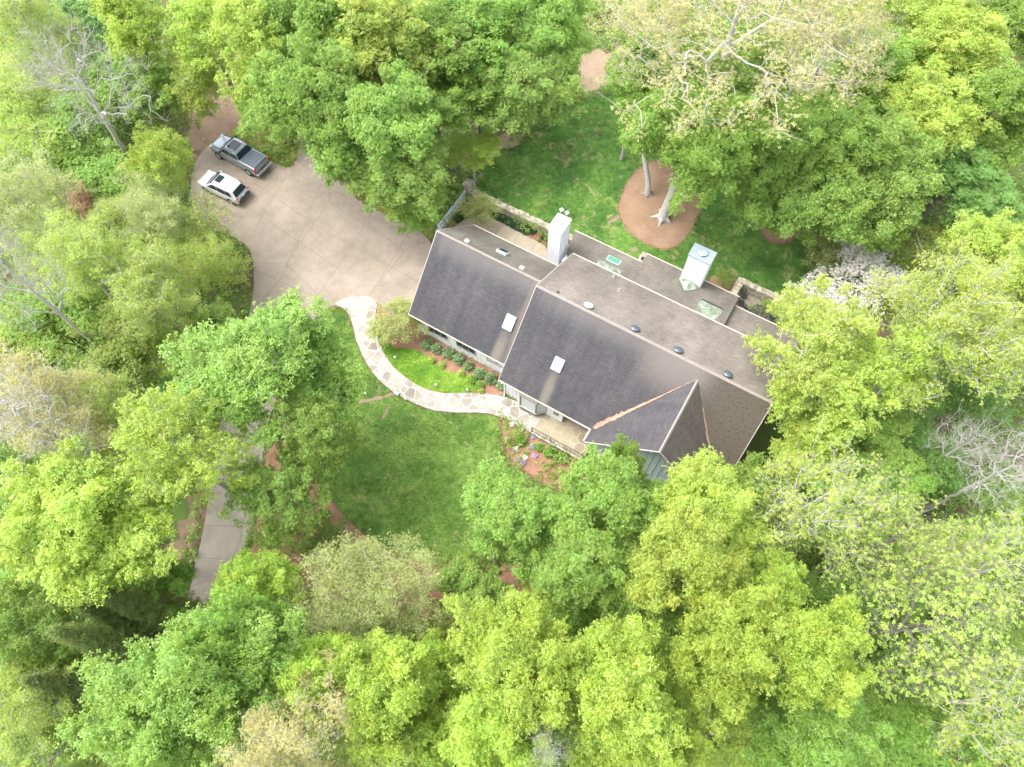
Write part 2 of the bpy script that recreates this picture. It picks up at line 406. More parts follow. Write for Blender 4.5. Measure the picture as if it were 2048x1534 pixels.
# ------------------------------------------------------------------ ground sheets
def inpoly(poly, X, Y):
    inside = np.zeros(X.shape, bool); n = len(poly); j = n - 1
    for i in range(n):
        xi, yi = poly[i]; xj, yj = poly[j]
        c = ((yi > Y) != (yj > Y)) & (X < (xj - xi) * (Y - yi) / (yj - yi + 1e-12) + xi)
        inside ^= c; j = i
    return inside
def smooth_poly(pts, it=2, jit=0.0):
    for _ in range(it):
        q = []
        for i in range(len(pts)):
            a, b = pts[i], pts[(i + 1) % len(pts)]
            q += [(a[0] * .75 + b[0] * .25, a[1] * .75 + b[1] * .25), (a[0] * .25 + b[0] * .75, a[1] * .25 + b[1] * .75)]
        pts = q
    if jit:
        out = []
        for i in range(len(pts)):
            a, b = pts[i], pts[(i + 1) % len(pts)]; d = math.hypot(b[0] - a[0], b[1] - a[1]); k = max(1, int(d / .35))
            for s in range(k):
                t = s / k; out.append((a[0] + (b[0] - a[0]) * t + random.gauss(0, jit), a[1] + (b[1] - a[1]) * t + random.gauss(0, jit)))
        pts = out
    return pts
def sheet(name, pix, z, mat, jit=0.0, it=2, world=None, label=None, cat=None, kind='structure'):
    pts = world if world else [P(x, y) for x, y in pix]
    pts = smooth_poly(pts, it, jit) if it else pts
    bm = bmesh.new(); vs = [bm.verts.new((p[0], p[1], z)) for p in pts]
    f = bm.faces.new(vs); f.normal_update()
    if f.normal.z < 0: f.normal_flip()
    bmesh.ops.triangulate(bm, faces=bm.faces[:])
    me = bpy.data.meshes.new(name); bm.to_mesh(me); bm.free(); me.materials.append(mat)
    o = bpy.data.objects.new(name, me); col.objects.link(o); tag(o, label, cat, kind=kind)
    return pts
g = MB()
N = 60; half = 260
for i in range(N + 1):
    for j in range(N + 1):
        x = -half + 2 * half * i / N; y = -half + 30 + 2 * half * j / N
        g.v.append((x, y, 0.0))
for i in range(N):
    for j in range(N):
        a = i * (N + 1) + j; g.f.append((a, a + N + 1, a + N + 2, a + 1))
go = g.build('ground', M['floor']); tag(go, kind='structure')

DRIVE = [(385, 330), (415, 290), (445, 280), (540, 322), (576, 339), (592, 325), (600, 285), (603, 240), (640, 240), (690, 320), (697, 392), (760, 425), (880, 480), (880, 640), (790, 640), (755, 600), (700, 600), (668, 612), (640, 620), (600, 690), (560, 780), (533, 850), (520, 960), (503, 1060), (470, 1140), (430, 1230), (400, 1400), (380, 1700), (320, 1700), (345, 1400), (368, 1240), (385, 1150), (408, 1060), (422, 960), (436, 870), (465, 740), (508, 600), (508, 520), (488, 480), (400, 450), (380, 400)]
FLAG = [(664, 607), (700, 593), (756, 593), (749, 640), (755, 680), (775, 720), (800, 747), (840, 774), (880, 787), (925, 786), (1015, 790), (1125, 850), (1105, 880), (1065, 868), (1040, 852), (1000, 832), (960, 825), (925, 826), (870, 823), (830, 809), (790, 787), (760, 764), (735, 731), (722, 702), (712, 680), (706, 647), (692, 618)]
LAWN = [(640, 625), (668, 610), (690, 618), (705, 648), (712, 680), (722, 702), (735, 731), (760, 764), (790, 787), (830, 809), (870, 823), (925, 826), (960, 825), (1000, 832), (1004, 860), (1000, 885), (1012, 915), (1030, 940), (1060, 960), (1040, 1030), (1000, 1080), (940, 1115), (880, 1125), (840, 1125), (790, 1105), (740, 1078), (690, 1035), (662, 1002), (640, 965), (620, 920), (596, 860), (590, 800), (600, 720), (610, 670)]
MULCH1 = [(740, 640), (757, 594), (800, 590), (880, 640), (1010, 740), (1020, 795), (925, 790), (840, 778), (790, 745), (755, 690)]
INLAWN = [(748, 640), (755, 680), (775, 720), (800, 747), (840, 774), (880, 787), (932, 787), (962, 781), (968, 765), (940, 750), (900, 745), (870, 726), (838, 700), (815, 698), (785, 694), (763, 672), (756, 645)]
MULCH2 = [(1000, 831), (1040, 851), (1066, 867), (1110, 890), (1175, 920), (1200, 950), (1180, 990), (1120, 985), (1075, 960), (1040, 935), (1016, 912), (1006, 880)]
MULCH3 = [(540, 880), (600, 880), (618, 920), (640, 965), (662, 1002), (690, 1036), (740, 1080), (800, 1114), (880, 1130), (1000, 1120), (1100, 1140), (1150, 1200), (1080, 1260), (900, 1280), (700, 1220), (560, 1150), (500, 1130), (510, 1060), (524, 960)]
BACK = [(925, 400), (945, 370), (962, 340), (985, 318), (1030, 292), (1085, 255), (1130, 220), (1180, 192), (1260, 190), (1330, 240), (1420, 310), (1500, 380), (1580, 430), (1650, 480), (1660, 540), (1600, 600), (1560, 610), (1480, 600), (1450, 620), (1280, 560), (1150, 500), (1080, 470), (1000, 430)]
ELL = [(1285, 330), (1262, 355), (1245, 385), (1236, 414), (1243, 440), (1257, 460), (1277, 478), (1302, 492), (1329, 499), (1354, 491), (1372, 473), (1391, 439), (1403, 412), (1408, 385), (1400, 358), (1370, 330), (1320, 318)]
CIRC = [(1518, 445), (1524, 470), (1540, 485), (1562, 489), (1588, 481), (1600, 458), (1592, 435), (1560, 424), (1532, 428)]
BED2 = [(1418, 556), (1440, 548), (1480, 556), (1468, 600), (1420, 590)]
for q in ([(375, 180), (400, 150), (470, 160), (505, 230), (445, 284), (400, 335), (372, 300)], [(345, 1240), (360, 1150), (395, 1050), (420, 960), (440, 860), (400, 850), (380, 1000), (340, 1100), (310, 1230)],
          [(1440, 1440), (1500, 1430), (1560, 1480), (1540, 1540), (1400, 1540)], [(1390, 1450), (1450, 1400), (1470, 1500), (1400, 1560)], [(1900, 1020), (1960, 1000), (1990, 1050), (1930, 1070)]):
    sheet('leaf_litter', q, .006, M['litter'], .3)
sheet('mulch_bed', MULCH3, .004, M['mulch'], .06)
sheet('mossy_verge', [(520, 160), (640, 180), (640, 300), (592, 330), (576, 345), (540, 326), (440, 284), (425, 255), (470, 200)], .004, M['lawn4'], .08)
sheet('mossy_verge', [(690, 320), (730, 330), (800, 400), (860, 420), (880, 490), (760, 430), (697, 396)], .004, M['lawn4'], .05)
sheet('back_lawn', BACK, .004, M['lawn2'], .10)
sheet('bare_dirt', [(1120, 180), (1150, 130), (1180, 95), (1240, 105), (1250, 150), (1200, 178), (1160, 195)], .008, M['dirt'], .25)
sheet('bare_dirt', [(910, 330), (925, 290), (960, 278), (1010, 270), (1050, 262), (1040, 285), (985, 312), (950, 345)], .008, M['dirt'], .25)
for q in ([(1216, 446), (1228, 434), (1240, 432), (1242, 438), (1226, 444), (1219, 452)], [(1376, 455), (1392, 466), (1389, 470), (1373, 460)], [(1462, 465), (1470, 466), (1470, 474), (1461, 473)],
          [(1265, 494), (1274, 496), (1273, 504), (1262, 502)], [(1400, 476), (1412, 476), (1410, 482)], [(1163, 430), (1170, 432), (1169, 440), (1162, 438)], [(1384, 486), (1396, 488), (1390, 494)],
          [(1172, 408), (1180, 409), (1176, 418)], [(1250, 452), (1262, 460), (1256, 468)]):
    sheet('bare_dirt', q, .010, M['dirt'], .05)
sheet('mulch_ring', ELL, .014, M['mulch2'], .03)
sheet('mulch_ring', CIRC, .014, M['mulch2'], .05)
sheet('mulch_bed', BED2, .014, M['mulch2'], .05)
sheet('front_lawn', LAWN, .010, M['lawn'], .05)
for q in ([(716, 801), (740, 797), (772, 791), (793, 780), (796, 786), (770, 797), (738, 803), (716, 808)], [(778, 806), (782, 808), (772, 830), (764, 842), (760, 840), (770, 824)]):
    sheet('bare_dirt', q, .014, M['dirt'], .04)
sheet('mulch_bed', MULCH1, .014, M['mulch'], .03)
sheet('garden_lawn', INLAWN, .018, M['lawn3'], .05)
sheet('mulch_bed', MULCH2, .014, M['mulch'], .03)
sheet('driveway', DRIVE, .026, M['drive'], 0)
LOWER = [(533, 850), (520, 960), (503, 1060), (470, 1140), (430, 1230), (400, 1400), (380, 1690), (322, 1690), (346, 1400), (369, 1240), (386, 1150), (409, 1060), (423, 960), (437, 870), (460, 770), (545, 800)]
sheet('lane', LOWER, .030, M['road'], 0)
sheet('flagstone_path', FLAG, .050, M['flag'], .015)
# courtyard walk, behind the garage
WALK = [(880, 480), (905, 458), (925, 440), (950, 432), (975, 432), (1000, 443), (1045, 468), (1095, 494), (1120, 520), (1110, 560), (950, 540)]
sheet('courtyard_mulch', None, .016, M['mulch'], .0, 0, world=[W(-25.5, 31), W(-14.5, 30.5), W(-14.5, 35), W(-25.3, 35.0)])
sheet('courtyard_walk', WALK, .030, M['walk'], 0)
sheet('patio_floor', None, .020, M['gravel'], 0, 0, world=[W(-.4, 33), W(5.6, 33), W(6.5, 38.6), W(-.4, 38.6)])
# joints sawn into the slabs
def strip(mb, a, b, w_, z):
    d = Vector((b[0] - a[0], b[1] - a[1])).normalized(); n = Vector((-d.y, d.x)) * w_ / 2
    mb.add([(a[0] + n.x, a[1] + n.y, z), (a[0] - n.x, a[1] - n.y, z), (b[0] - n.x, b[1] - n.y, z), (b[0] + n.x, b[1] + n.y, z)], [(0, 1, 2, 3)])
jb = MB()
for (x0, y0, x1, y1) in ((506, 365, 655, 466), (655, 466, 852, 572), (581, 341, 697, 397), (486, 413, 520, 430), (520, 430, 690, 548), (575, 348, 519, 441), (646, 357, 604, 465), (604, 465, 560, 560),
                         (519, 441, 508, 470), (745, 420, 700, 500), (700, 500, 625, 605), (820, 462, 760, 560), (760, 560, 738, 590), (560, 560, 530, 590), (508, 540, 655, 605), (790, 460, 862, 495)):
    strip(jb, P(x0, y0), P(x1, y1), .035, .034)
for i, y in enumerate((870, 925, 986, 1050, 1115, 1180, 1240)):
    xl = 433 - (y - 870) * .16; xr = 530 - (y - 870) * .22
    if y > 1100: xl -= 6; xr -= 18
    strip(jb, P(xl, y), P(xr, y + 4), .05, .036)
for (x0, y0, x1, y1) in ((512, 850, 497, 990), (497, 990, 480, 1080), (480, 1080, 455, 1150), (455, 1150, 415, 1240)):
    strip(jb, P(x0, y0), P(x1, y1), .05, .036)
for (x0, y0, x1, y1) in ((1000, 452, 985, 478), (1038, 468, 1022, 492), (1072, 486, 1060, 505)):
    strip(jb, P(x0, y0), P(x1, y1), .04, .036)
tag(jb.build('slab_joints', M['joint']), kind='structure')

# ------------------------------------------------------------------ the house
HC = (-8.5, 25.5)
house = empty('house', (*W(*HC), 0), ANG)
tag(house, 'white board and batten house with grey and tan shingle roofs, two chimneys, front gable wing', 'house')
OFF = (HC[0], HC[1], 0)
def hb(): return MB(OFF)
# --- walls
hw = hb()
hw.extr([(21.05, 0), (21.05, 3.0), (25.75, 7.72), (30.0, 3.5), (30.0, 0)], 0, -21.7, -12.6)
hw.extr([(19.75, 0), (19.75, 3.0), (24.9, 8.42), (30.5, 5.32), (30.5, 0)], 0, -12.45, -7.4)
hw.extr([(21.5, 0), (21.5, 4.8), (24.9, 8.42), (30.5, 5.32), (30.5, 0)], 0, -7.4, 4.9)
hw.extr([(30.52, 0), (30.52, 4.3), (34.05, 3.1), (34.05, 0)], 0, -13.6, -8.3)
hw.extr([(30.52, 0), (30.52, 4.8), (34.85, 3.3), (34.85, 0)], 0, -8.0, -.1)
hw.extr([(30.52, 0), (30.52, 4.3), (34.05, 3.1), (34.05, 0)], 0, -.08, 4.7)
for k in range(22): hw.b2(-21.5 + .42 * k - .025, -21.5 + .42 * k + .025, 21.02, 21.05, .25, 2.95)
for k in range(12): hw.b2(-12.3 + .42 * k - .025, -12.3 + .42 * k + .025, 19.72, 19.75, .2, 2.95)
hw.build('wall', M['white'], house)
gw = hb()
gw.extr([(-4.5, 0), (-4.5, 2.95), (.25, 7.70), (5.0, 2.95), (5.0, 0)], 1, 18.6, 24.5)
for k in range(22):
    a = -4.3 + .43 * k; top = 2.95 + (4.75 - abs(a - .25)) - .05
    gw.b2(a - .03, a + .03, 18.565, 18.6, .2, top)
gw.build('gable_wing_wall', M['grey_siding'], house)
fb = hb(); fb.b2(-21.75, -13.0, 20.98, 21.02, .0, .22); fb.b2(-12.5, -7.4, 19.68, 19.715, 0, .22); fb.build('foundation', M['stone'], house)
# --- roofs
def roof(name, mat, *polys, t=.16):
    m = hb()
    for q in polys: m.slab(q, t)
    return m.build(name, mat, house)
gE, gR, gN = (20.7, 2.9), (25.75, 8.0), (30.4, 3.4)
roof('garage_front_roof', M['roof_gf'], [(-22, 20.7, 2.95), (-12.4, 20.7, 2.95), (-12.4, 25.75, 8), (-22, 25.75, 8)])
roof('garage_back_roof', M['roof_low'], [(-22, 25.75, 8), (-12.4, 25.75, 8), (-12.4, 30.45, 3.35), (-22, 30.45, 3.35)])
roof('main_front_roof', M['roof_mf'], [(-12.85, 19.4, 2.9), (5.2, 19.4, 2.9), (5.2, 24.9, 8.7), (-12.85, 24.9, 8.7)])
roof('main_back_roof', M['roof_ne'], [(-12.85, 24.9, 8.7), (5.2, 24.9, 8.7), (5.2, 30.8, 5.4), (-12.85, 30.8, 5.4)])
roof('gable_wing_roof', M['roof_gl'], [(-4.87, 18.25, 2.9), (.25, 18.25, 8.02), (.25, 24.5, 8.02), (-4.87, 19.55, 2.9)])
roof('gable_wing_roof', M['roof_gable'], [(.25, 18.25, 8.02), (5.37, 18.25, 2.9), (5.37, 19.55, 2.9), (.25, 24.5, 8.02)])
roof('rear_lean_to_roof', M['roof_low'], [(-12.9, 30.5, 4.50), (-8.1, 30.5, 4.50), (-8.1, 34.4, 3.2), (-14.4, 34.4, 3.2), (-13.7, 31.6, 4.133)])
roof('rear_lean_to_roof', M['roof_low'], [(-8.08, 30.5, 4.98), (.05, 30.5, 4.98), (.05, 35.2, 3.4), (-8.08, 35.2, 3.4)])
roof('rear_lean_to_roof', M['roof_low'], [(.07, 30.5, 4.50), (5.0, 30.5, 4.50), (5.0, 34.4, 3.2), (.07, 34.4, 3.2)])
# ridge caps
rc = hb()
def cap(p, q, n1, n2):
    p, q, n1, n2 = map(Vector, (p, q, n1, n2)); w1 = n1.normalized() * .14; w2 = n2.normalized() * .14; up = Vector((0, 0, .03))
    rc.add([p + up, q + up, q + w1 + up * .5, p + w1 + up * .5, q + w2 + up * .5, p + w2 + up * .5], [(0, 3, 2, 1), (0, 1, 4, 5)])
cap((-22, 25.75, 8.0), (-12.9, 25.75, 8.0), (0, -1, -1), (0, 1, -1))
cap((-12.87, 24.9, 8.7), (5.2, 24.9, 8.7), (0, -.69, -.73), (0, .87, -.49))
cap((.25, 18.25, 8.02), (.25, 24.4, 8.02), (-1, 0, -1), (1, 0, -1))
rc.build('ridge_cap', M['cap'], house)
# fascia, gutters, rake boards
fa = hb()
fa.b2(-22.05, -12.86, 20.62, 20.69, 2.80, 2.92)
fa.b2(-12.9, -4.87, 19.31, 19.39, 2.76, 2.87)
fa.b2(-4.99, -4.89, 18.3, 19.3, 2.68, 2.85)
fa.b2(-14.45, -8.1, 34.42, 34.50, 3.02, 3.18); fa.b2(-8.1, .08, 35.22, 35.30, 3.22, 3.38); fa.b2(.09, 5.05, 34.42, 34.5, 3.02, 3.18)
fa.b2(-12.87, 5.25, 30.82, 30.90, 5.22, 5.38); fa.b2(-22.05, -12.9, 30.47, 30.56, 3.17, 3.33)
fa.build('gutter', M['tan_trim'], house)
def rake(p, q, dx, dy):
    rk = hb()
    p, q = Vector(p), Vector(q); d = Vector((0, 0, -.22)); o = Vector((dx, dy, 0))
    rk.add([p, q, q + d, p + d, p + o, q + o, q + o + d, p + o + d], [(0, 1, 2, 3), (7, 6, 5, 4), (0, 4, 5, 1), (3, 2, 6, 7), (0, 3, 7, 4), (1, 5, 6, 2)])
    rk.build('rake_board', M['trim'], house)
rake((-22.0, 20.6, 2.88), (-22.0, 25.75, 8.02), -.06, 0); rake((-22.0, 25.75, 8.02), (-22.0, 30.5, 3.33), -.06, 0)
rake((-12.85, 19.35, 2.86), (-12.85, 24.9, 8.71), -.05, 0); rake((-12.85, 24.9, 8.71), (-12.85, 30.85, 5.38), -.05, 0)
rake((-4.87, 18.25, 2.9), (.25, 18.25, 8.03), 0, -.07); rake((.25, 18.25, 8.03), (5.37, 18.25, 2.9), 0, -.07)
rake((5.2, 19.4, 2.9), (5.2, 24.9, 8.71), .05, 0); rake((5.2, 24.9, 8.71), (5.2, 30.8, 5.4), .05, 0)
dp = hb(); dp.tube([(-12.55, 19.3, 2.75), (-12.52, 19.62, 2.45), (-12.52, 19.62, .15), (-12.5, 19.45, .06)], .055); dp.build('downpipe', M['white'], house)
# windows (front wall of the garage wing)
def window(a0, a1, z0, z1, b, n, mat_f, mat_g, proud=.05):
    f = hb(); w_ = .07
    f.b2(a0, a1, b - proud, b + .01, z0, z0 + w_); f.b2(a0, a1, b - proud, b + .01, z1 - w_, z1)
    for k in range(n + 1):
        x = a0 + (a1 - a0) * k / n; x = min(max(x, a0 + w_ / 2), a1 - w_ / 2)
        f.b2(x - w_ / 2, x + w_ / 2, b - proud + .003, b + .01, z0 + w_, z1 - w_)
    fo = f.build('window', mat_f, house)
    fs = hb(); fs.b2(a0 - .05, a1 + .05, b - proud - .06, b - .001, z0 - .05, z0 - .003); fs.build('sill', M['trim'], fo)
    for k in range(n):
        x0 = a0 + (a1 - a0) * k / n + w_ / 2; x1 = a0 + (a1 - a0) * (k + 1) / n - w_ / 2
        p = hb(); p.b2(x0, x1, b - .02, b + .008, z0 + w_, z1 - w_); p.build('pane', mat_g, fo)
window(-20.55, -18.75, 1.15, 2.45, 21.02, 3, M['frame'], M['glass'])
window(-17.85, -16.05, 1.15, 2.45, 21.02, 3, M['frame'], M['glass'])
window(-14.95, -13.2, 1.5, 2.35, 21.02, 2, M['frame'], M['glass_refl_paint'])
window(-8.15, -7.8, 1.35, 2.2, 19.72, 1, M['dark_metal'], M['glass_refl_paint'])
window(-3.1, -1.2, .7, 2.0, 18.56, 2, M['brown'], M['glass_refl_paint'])
# bay window
bay = hb()
BP = [(-11.5, 19.78), (-10.85, 19.2), (-9.45, 19.2), (-8.8, 19.78)]
bay.prism(BP, .15, .75); bay.prism([(-11.5, 19.78), (-10.85, 19.2), (-9.45, 19.2), (-8.8, 19.78)], 2.45, 2.62)
for i in range(4):
    bay.box(BP[i][0], BP[i][1] + .02, 1.6, .1, .1, 1.7)
bo = bay.build('bay_window', M['frame'], house)
bs = hb(); bs.prism([(-11.62, 19.77), (-10.9, 19.1), (-9.4, 19.1), (-8.68, 19.77)], .7, .78); bs.build('sill', M['trim'], bo)
for i in range(3):
    (x0, y0), (x1, y1) = BP[i], BP[i + 1]; p = hb(); d = math.atan2(y1 - y0, x1 - x0); L = math.hypot(x1 - x0, y1 - y0)
    p.box((x0 + x1) / 2, (y0 + y1) / 2 + .03, 1.62, L - .12, .02, 1.66, d); p.build('pane', M['glass_refl_paint'], bo)
# front door in the recessed porch, with a transom light by the gable wing
dr = hb(); dr.b2(-6.6, -5.6, 21.42, 21.49, .35, 2.4); do = dr.build('front_door', M['brown'], house)
dh = hb(); dh.box(-5.72, 21.38, 1.35, .05, .07, .12); dh.build('handle', M['metalw'], do)
# skylights
def on_front(a, b, b0, z0, s): return (a, b, z0 + s * (b - b0))
def skylight(a0, a1, b0, b1, e0, ez, s, mat_g, name='skylight', up=.14):
    q = [on_front(a0, b0, e0, ez, s), on_front(a1, b0, e0, ez, s), on_front(a1, b1, e0, ez, s), on_front(a0, b1, e0, ez, s)]
    f = hb(); n = Vector((0, -s, 1)).normalized()
    f.slab([tuple(Vector(p) + n * up) for p in q], up + .1); fo = f.build(name, M['metalw'], house)
    c = (Vector(q[0]) + Vector(q[2])) / 2
    p = hb(); p.slab([tuple(c + (Vector(v) - c) * .9 + n * (up + .012)) for v in q], .02); p.build('glazing', mat_g, fo)
skylight(-9.5, -8.72, 21.34, 22.06, 19.4, 2.9, 1.0545, M['skyl'])
skylight(-14.4, -13.62, 22.56, 23.4, 20.7, 2.95, 1.0, M['skyl'])
skylight(-17.75, -16.95, 27.25, 27.85, 25.75, 8.0, -.989, M['glass'], up=.2)
skylight(-10.7, -9.55, 32.75, 33.4, 30.5, 4.5, -.3333, M['greenglass'], up=.06)
# verdigris sheets on the low roofs
cp = hb(); z1 = lambda b: 4.5 - .3333 * (b - 30.5); z2 = lambda b: 4.98 - .3362 * (b - 30.5)
cp.slab([(-11.1, 31.1, z1(31.1) + .03), (-9.0, 31.1, z1(31.1) + .03), (-9.0, 32.4, z1(32.4) + .03), (-11.1, 32.4, z1(32.4) + .03)], .02)
cp.build('roof_flashing', M['verdi'], house); cp = hb()
cp.slab([(-2.45, 30.95, z2(30.95) + .03), (-.9, 30.95, z2(30.95) + .03), (-.55, 32.2, z2(32.2) + .03), (-.55, 32.9, z2(32.9) + .03), (-2.45, 32.9, z2(32.9) + .03)], .02)
cp.build('roof_flashing', M['verdi'], house)
sm = hb(); sm.slab([(-2.4, 32.9, z2(32.9) + .12), (-.6, 32.9, z2(32.9) + .12), (-.6, 32.98, z2(32.98) + .12), (-2.4, 32.98, z2(32.98) + .12)], .1)
sm.build('flashing_rib', M['dark_metal'], house)
# vents along the ridge
def roof_ne(a, b): return Vector((a, b, 8.7 - .5593 * (b - 24.9)))
nrm = Vector((0, .5593, 1)).normalized(); RT = nrm.to_track_quat('Z', 'Y').to_matrix()
for i, a in enumerate((-8.88, -5.2, -1.88, 1.8)):
    v = hb(); c = roof_ne(a, 25.3)
    v.lathe(c, [(.17, -.02), (.17, .12), (.34, .12), (.36, .16), (.30, .22), (.16, .27), (.0, .285)], 22, RT)
    o = v.build('roof_vent', M['metalw'] if i == 0 else M['vent'], house, smooth=False)
    if i == 0: o['label'] = 'white domed roof vent'
for a, b in ((-7.95, 28.95), (-9.0, 30.3)):
    v = hb(); c = roof_ne(a, b); v.lathe(c, [(.11, -.02), (.10, .05), (.055, .06), (.055, .28), (.04, .30), (.0, .30)], 12); v.build('vent_pipe', M['trim'], house)
v = hb(); c = roof_ne(-11.3, 25.25); v.lathe(c, [(.1, -.02), (.1, .12), (.06, .17), (0, .18)], 12); v.build('vent_pipe', M['dark_metal'], house)
for a in (-19.73, -14.9):
    v = hb(); z = 8.0 - .989 * .48; v.box(a, 26.28, z + .04, .36, .32, .2, 0, .85); v.build('box_vent', M['metalw'], house)
# chimneys
ch = hb(); ch.b2(-15.02, -13.95, 30.62, 32.15, 0, 7.35)
for k in range(5): a = -15.0 + .26 * k; ch.b2(a - .015, a + .015, 30.595, 30.62, 3, 7.35)
for k in range(7): b = 30.65 + .25 * k; ch.b2(-13.95, -13.925, b - .015, b + .015, 3, 7.35)
co1 = ch.build('chimney', M['white'], house)
k1 = hb(); k1.b2(-15.1, -13.87, 30.5, 32.25, 7.352, 7.45); k1.build('chimney_cap', M['metalw'], co1)
k2 = hb(); k2.box(-14.5, 31.45, 7.51, .42, .42, .1); k2.box(-14.5, 31.45, 7.60, .28, .28, .12); k2.build('flue', M['metal'], co1)
k3 = hb(); k3.box(-14.5, 31.45, 7.69, .46, .46, .06); k3.build('flue_cap', M['metalw'], co1)
ch = hb(); ch.b2(-4.72, -2.98, 34.12, 35.3, 0, 7.0)
for k in range(9): a = -4.65 + .2 * k; ch.b2(a - .012, a + .012, 34.09, 34.12, 3, 7.0)
for k in range(6): b = 34.2 + .2 * k; ch.b2(-2.98, -2.955, b - .012, b + .012, 3, 7.0)
co2 = ch.build('chimney', M['white'], house)
k1 = hb(); k1.b2(-4.78, -2.92, 34.06, 35.36, 7.002, 7.09); k1.build('chimney_cap', M['metal'], co2)
k2 = hb(); k2.lathe((-3.85, 34.75, 7.09), [(.24, 0), (.24, .10), (.36, .10), (.37, .17), (.30, .2), (0, .215)], 24); k2.build('flue_cap', M['metal'], co2)
ck = hb(); ck.add([(-4.8, 34.1, z2(34.1) + .05), (-2.9, 34.1, z2(34.1) + .05), (-3.85, 34.1, z2(34.1) + .42), (-3.85, 32.9, z2(32.9) + .04)], [(0, 3, 2), (3, 1, 2)]); ck.build('chimney_cricket', M['verdi'], house)
# pier between the two low roofs
pr = hb(); pr.b2(-8.6, -8.1, 34.5, 35.6, 0, 2.95); po = pr.build('stone_pier', M['stone'], house)
pv = hb(); pv.b2(-8.42, -8.2, 34.75, 35.1, 2.95, 2.97); pv.build('flue_opening', M['black'], po)
# porch transom shown at the eave
tr = hb(); tr.b2(-5.9, -5.0, 19.22, 19.27, 2.55, 2.67); tr.build('eave_vent', M['dark_metal'], house)
# debris lying in the valleys
def litter_strip(pts, w0, w1, seed):
    rs = random.Random(seed); m = MB()
    n = 40; L = []; Rr = []
    for i in range(n + 1):
        t = i / n; p = Vector(pts[0]).lerp(Vector(pts[1]), t); w_ = (w0 + (w1 - w0) * t)
        L.append(w_ * (.6 + .8 * rs.random())); Rr.append(w_ * (.6 + .8 * rs.random()))
    return n, L, Rr
def valley(name, p0, p1, nl, nr, w0, w1, seed, mat):
    """mat of needles filling a valley: runs p0->p1, spreads along the two slope directions nl and nr"""
    n, L, Rr = litter_strip((p0, p1), w0, w1, seed); m = MB()
    vs = []
    for i in range(n + 1):
        p = Vector(p0).lerp(Vector(p1), i / n); up = Vector((0, 0, .05))
        for q in (p + Vector(nl).normalized() * L[i] + up, p + Vector((0, 0, .09)), p + Vector(nr).normalized() * Rr[i] + up):
            x, y = W(q.x, q.y); vs.append((x, y, q.z))
    m.add(vs, [(3 * i + k, 3 * i + k + 1, 3 * i + k + 4, 3 * i + k + 3) for i in range(n) for k in (0, 1)])
    o = m.build(name, mat); tag(o, kind='stuff'); return o
valley('fallen_needles', (-4.8, 19.45, 2.93), (.1, 24.3, 7.95), (0, 1, 1.05), (1, 0, 1), .36, .10, 1, M['needles'])
valley('fallen_needles', (5.2, 19.6, 2.99), (.45, 24.25, 7.8), (0, 1, 1.05), (-1, 0, 1), .62, .2, 2, M['needles'])

# ------------------------------------------------------------------ walls, fence, railing, patio
def root_ab(name, a, b, z=0, rz=0): return empty(name, (*W(a, b), z), ANG + rz)
def rough_wall(name, a0, a1, b0, b1, h, z0=0):
    m = MB(); n = max(2, int(max(a1 - a0, b1 - b0) / .35)); alng = (a1 - a0) > (b1 - b0)
    for i in range(n):
        t0, t1 = i / n, (i + 1) / n; j = random.uniform(-.03, .03); k = random.uniform(-.03, .03)
        if alng: m.b2(a0 + (a1 - a0) * t0, a0 + (a1 - a0) * t1 - .004, b0 + k, b1 + j, z0, h + j)
        else: m.b2(a0 + k, a1 + j, b0 + (b1 - b0) * t0, b0 + (b1 - b0) * t1 - .004, z0, h + j)
    return m
def wall_obj(name, ext, label):
    m = MB()
    for (a0, a1, b0, b1, h) in ext: q = rough_wall(name, a0, a1, b0, b1, h); m.add(q.v, q.f)
    o = m.build(name, M['stone']); o.rotation_euler = (0, 0, ANG); tag(o, label, 'wall'); return o
wall_obj('garden_wall', [(-25.1, -14.7, 34.85, 35.45, 1.0)], 'low dry stone wall dividing the courtyard walk from the back lawn')
wall_obj('garden_wall', [(-.75, -.15, 35.35, 38.3, 1.0), (-.75, 6.5, 38.3, 38.85, 1.0)], 'stone wall enclosing the iron furniture patio behind the house')
g1 = MB(); g1.b2(-25.95, -25.35, 34.8, 35.6, 0, 1.65); g1.b2(-26.0, -25.3, 34.75, 35.65, 1.65, 1.78)
o = g1.build('gate_pier', M['stone'], bevel=.03); o.rotation_euler = (0, 0, ANG); tag(o, 'tall square stone pier where the picket fence meets the stone wall', 'pier')
fr = empty('picket_fence', (*W(-25.65, 32.4), 0), ANG); tag(fr, 'pale blue grey picket fence on a stone kerb beside the garage', 'fence')
kb = MB(); kb.b2(-.17, .17, -2.3, 2.38, 0, .35); kb.build('kerb', M['stone'], fr)
for k in range(24):
    y = -2.2 + .19 * k; p = MB(); p.box(0, y, .85, .035, .09, .95); p.add([(-.0175, y - .045, 1.325), (.0175, y - .045, 1.325), (.0175, y + .045, 1.325), (-.0175, y + .045, 1.325), (-.0175, y, 1.41), (.0175, y, 1.41)], [(0, 1, 5, 4), (2, 3, 4, 5), (1, 2, 5), (3, 0, 4)])
    p.build('picket', M['bluegrey'], fr)
for z in (.6, 1.1): p = MB(); p.b2(.02, .06, -2.28, 2.33, z - .04, z + .04); p.build('fence_rail', M['bluegrey'], fr)
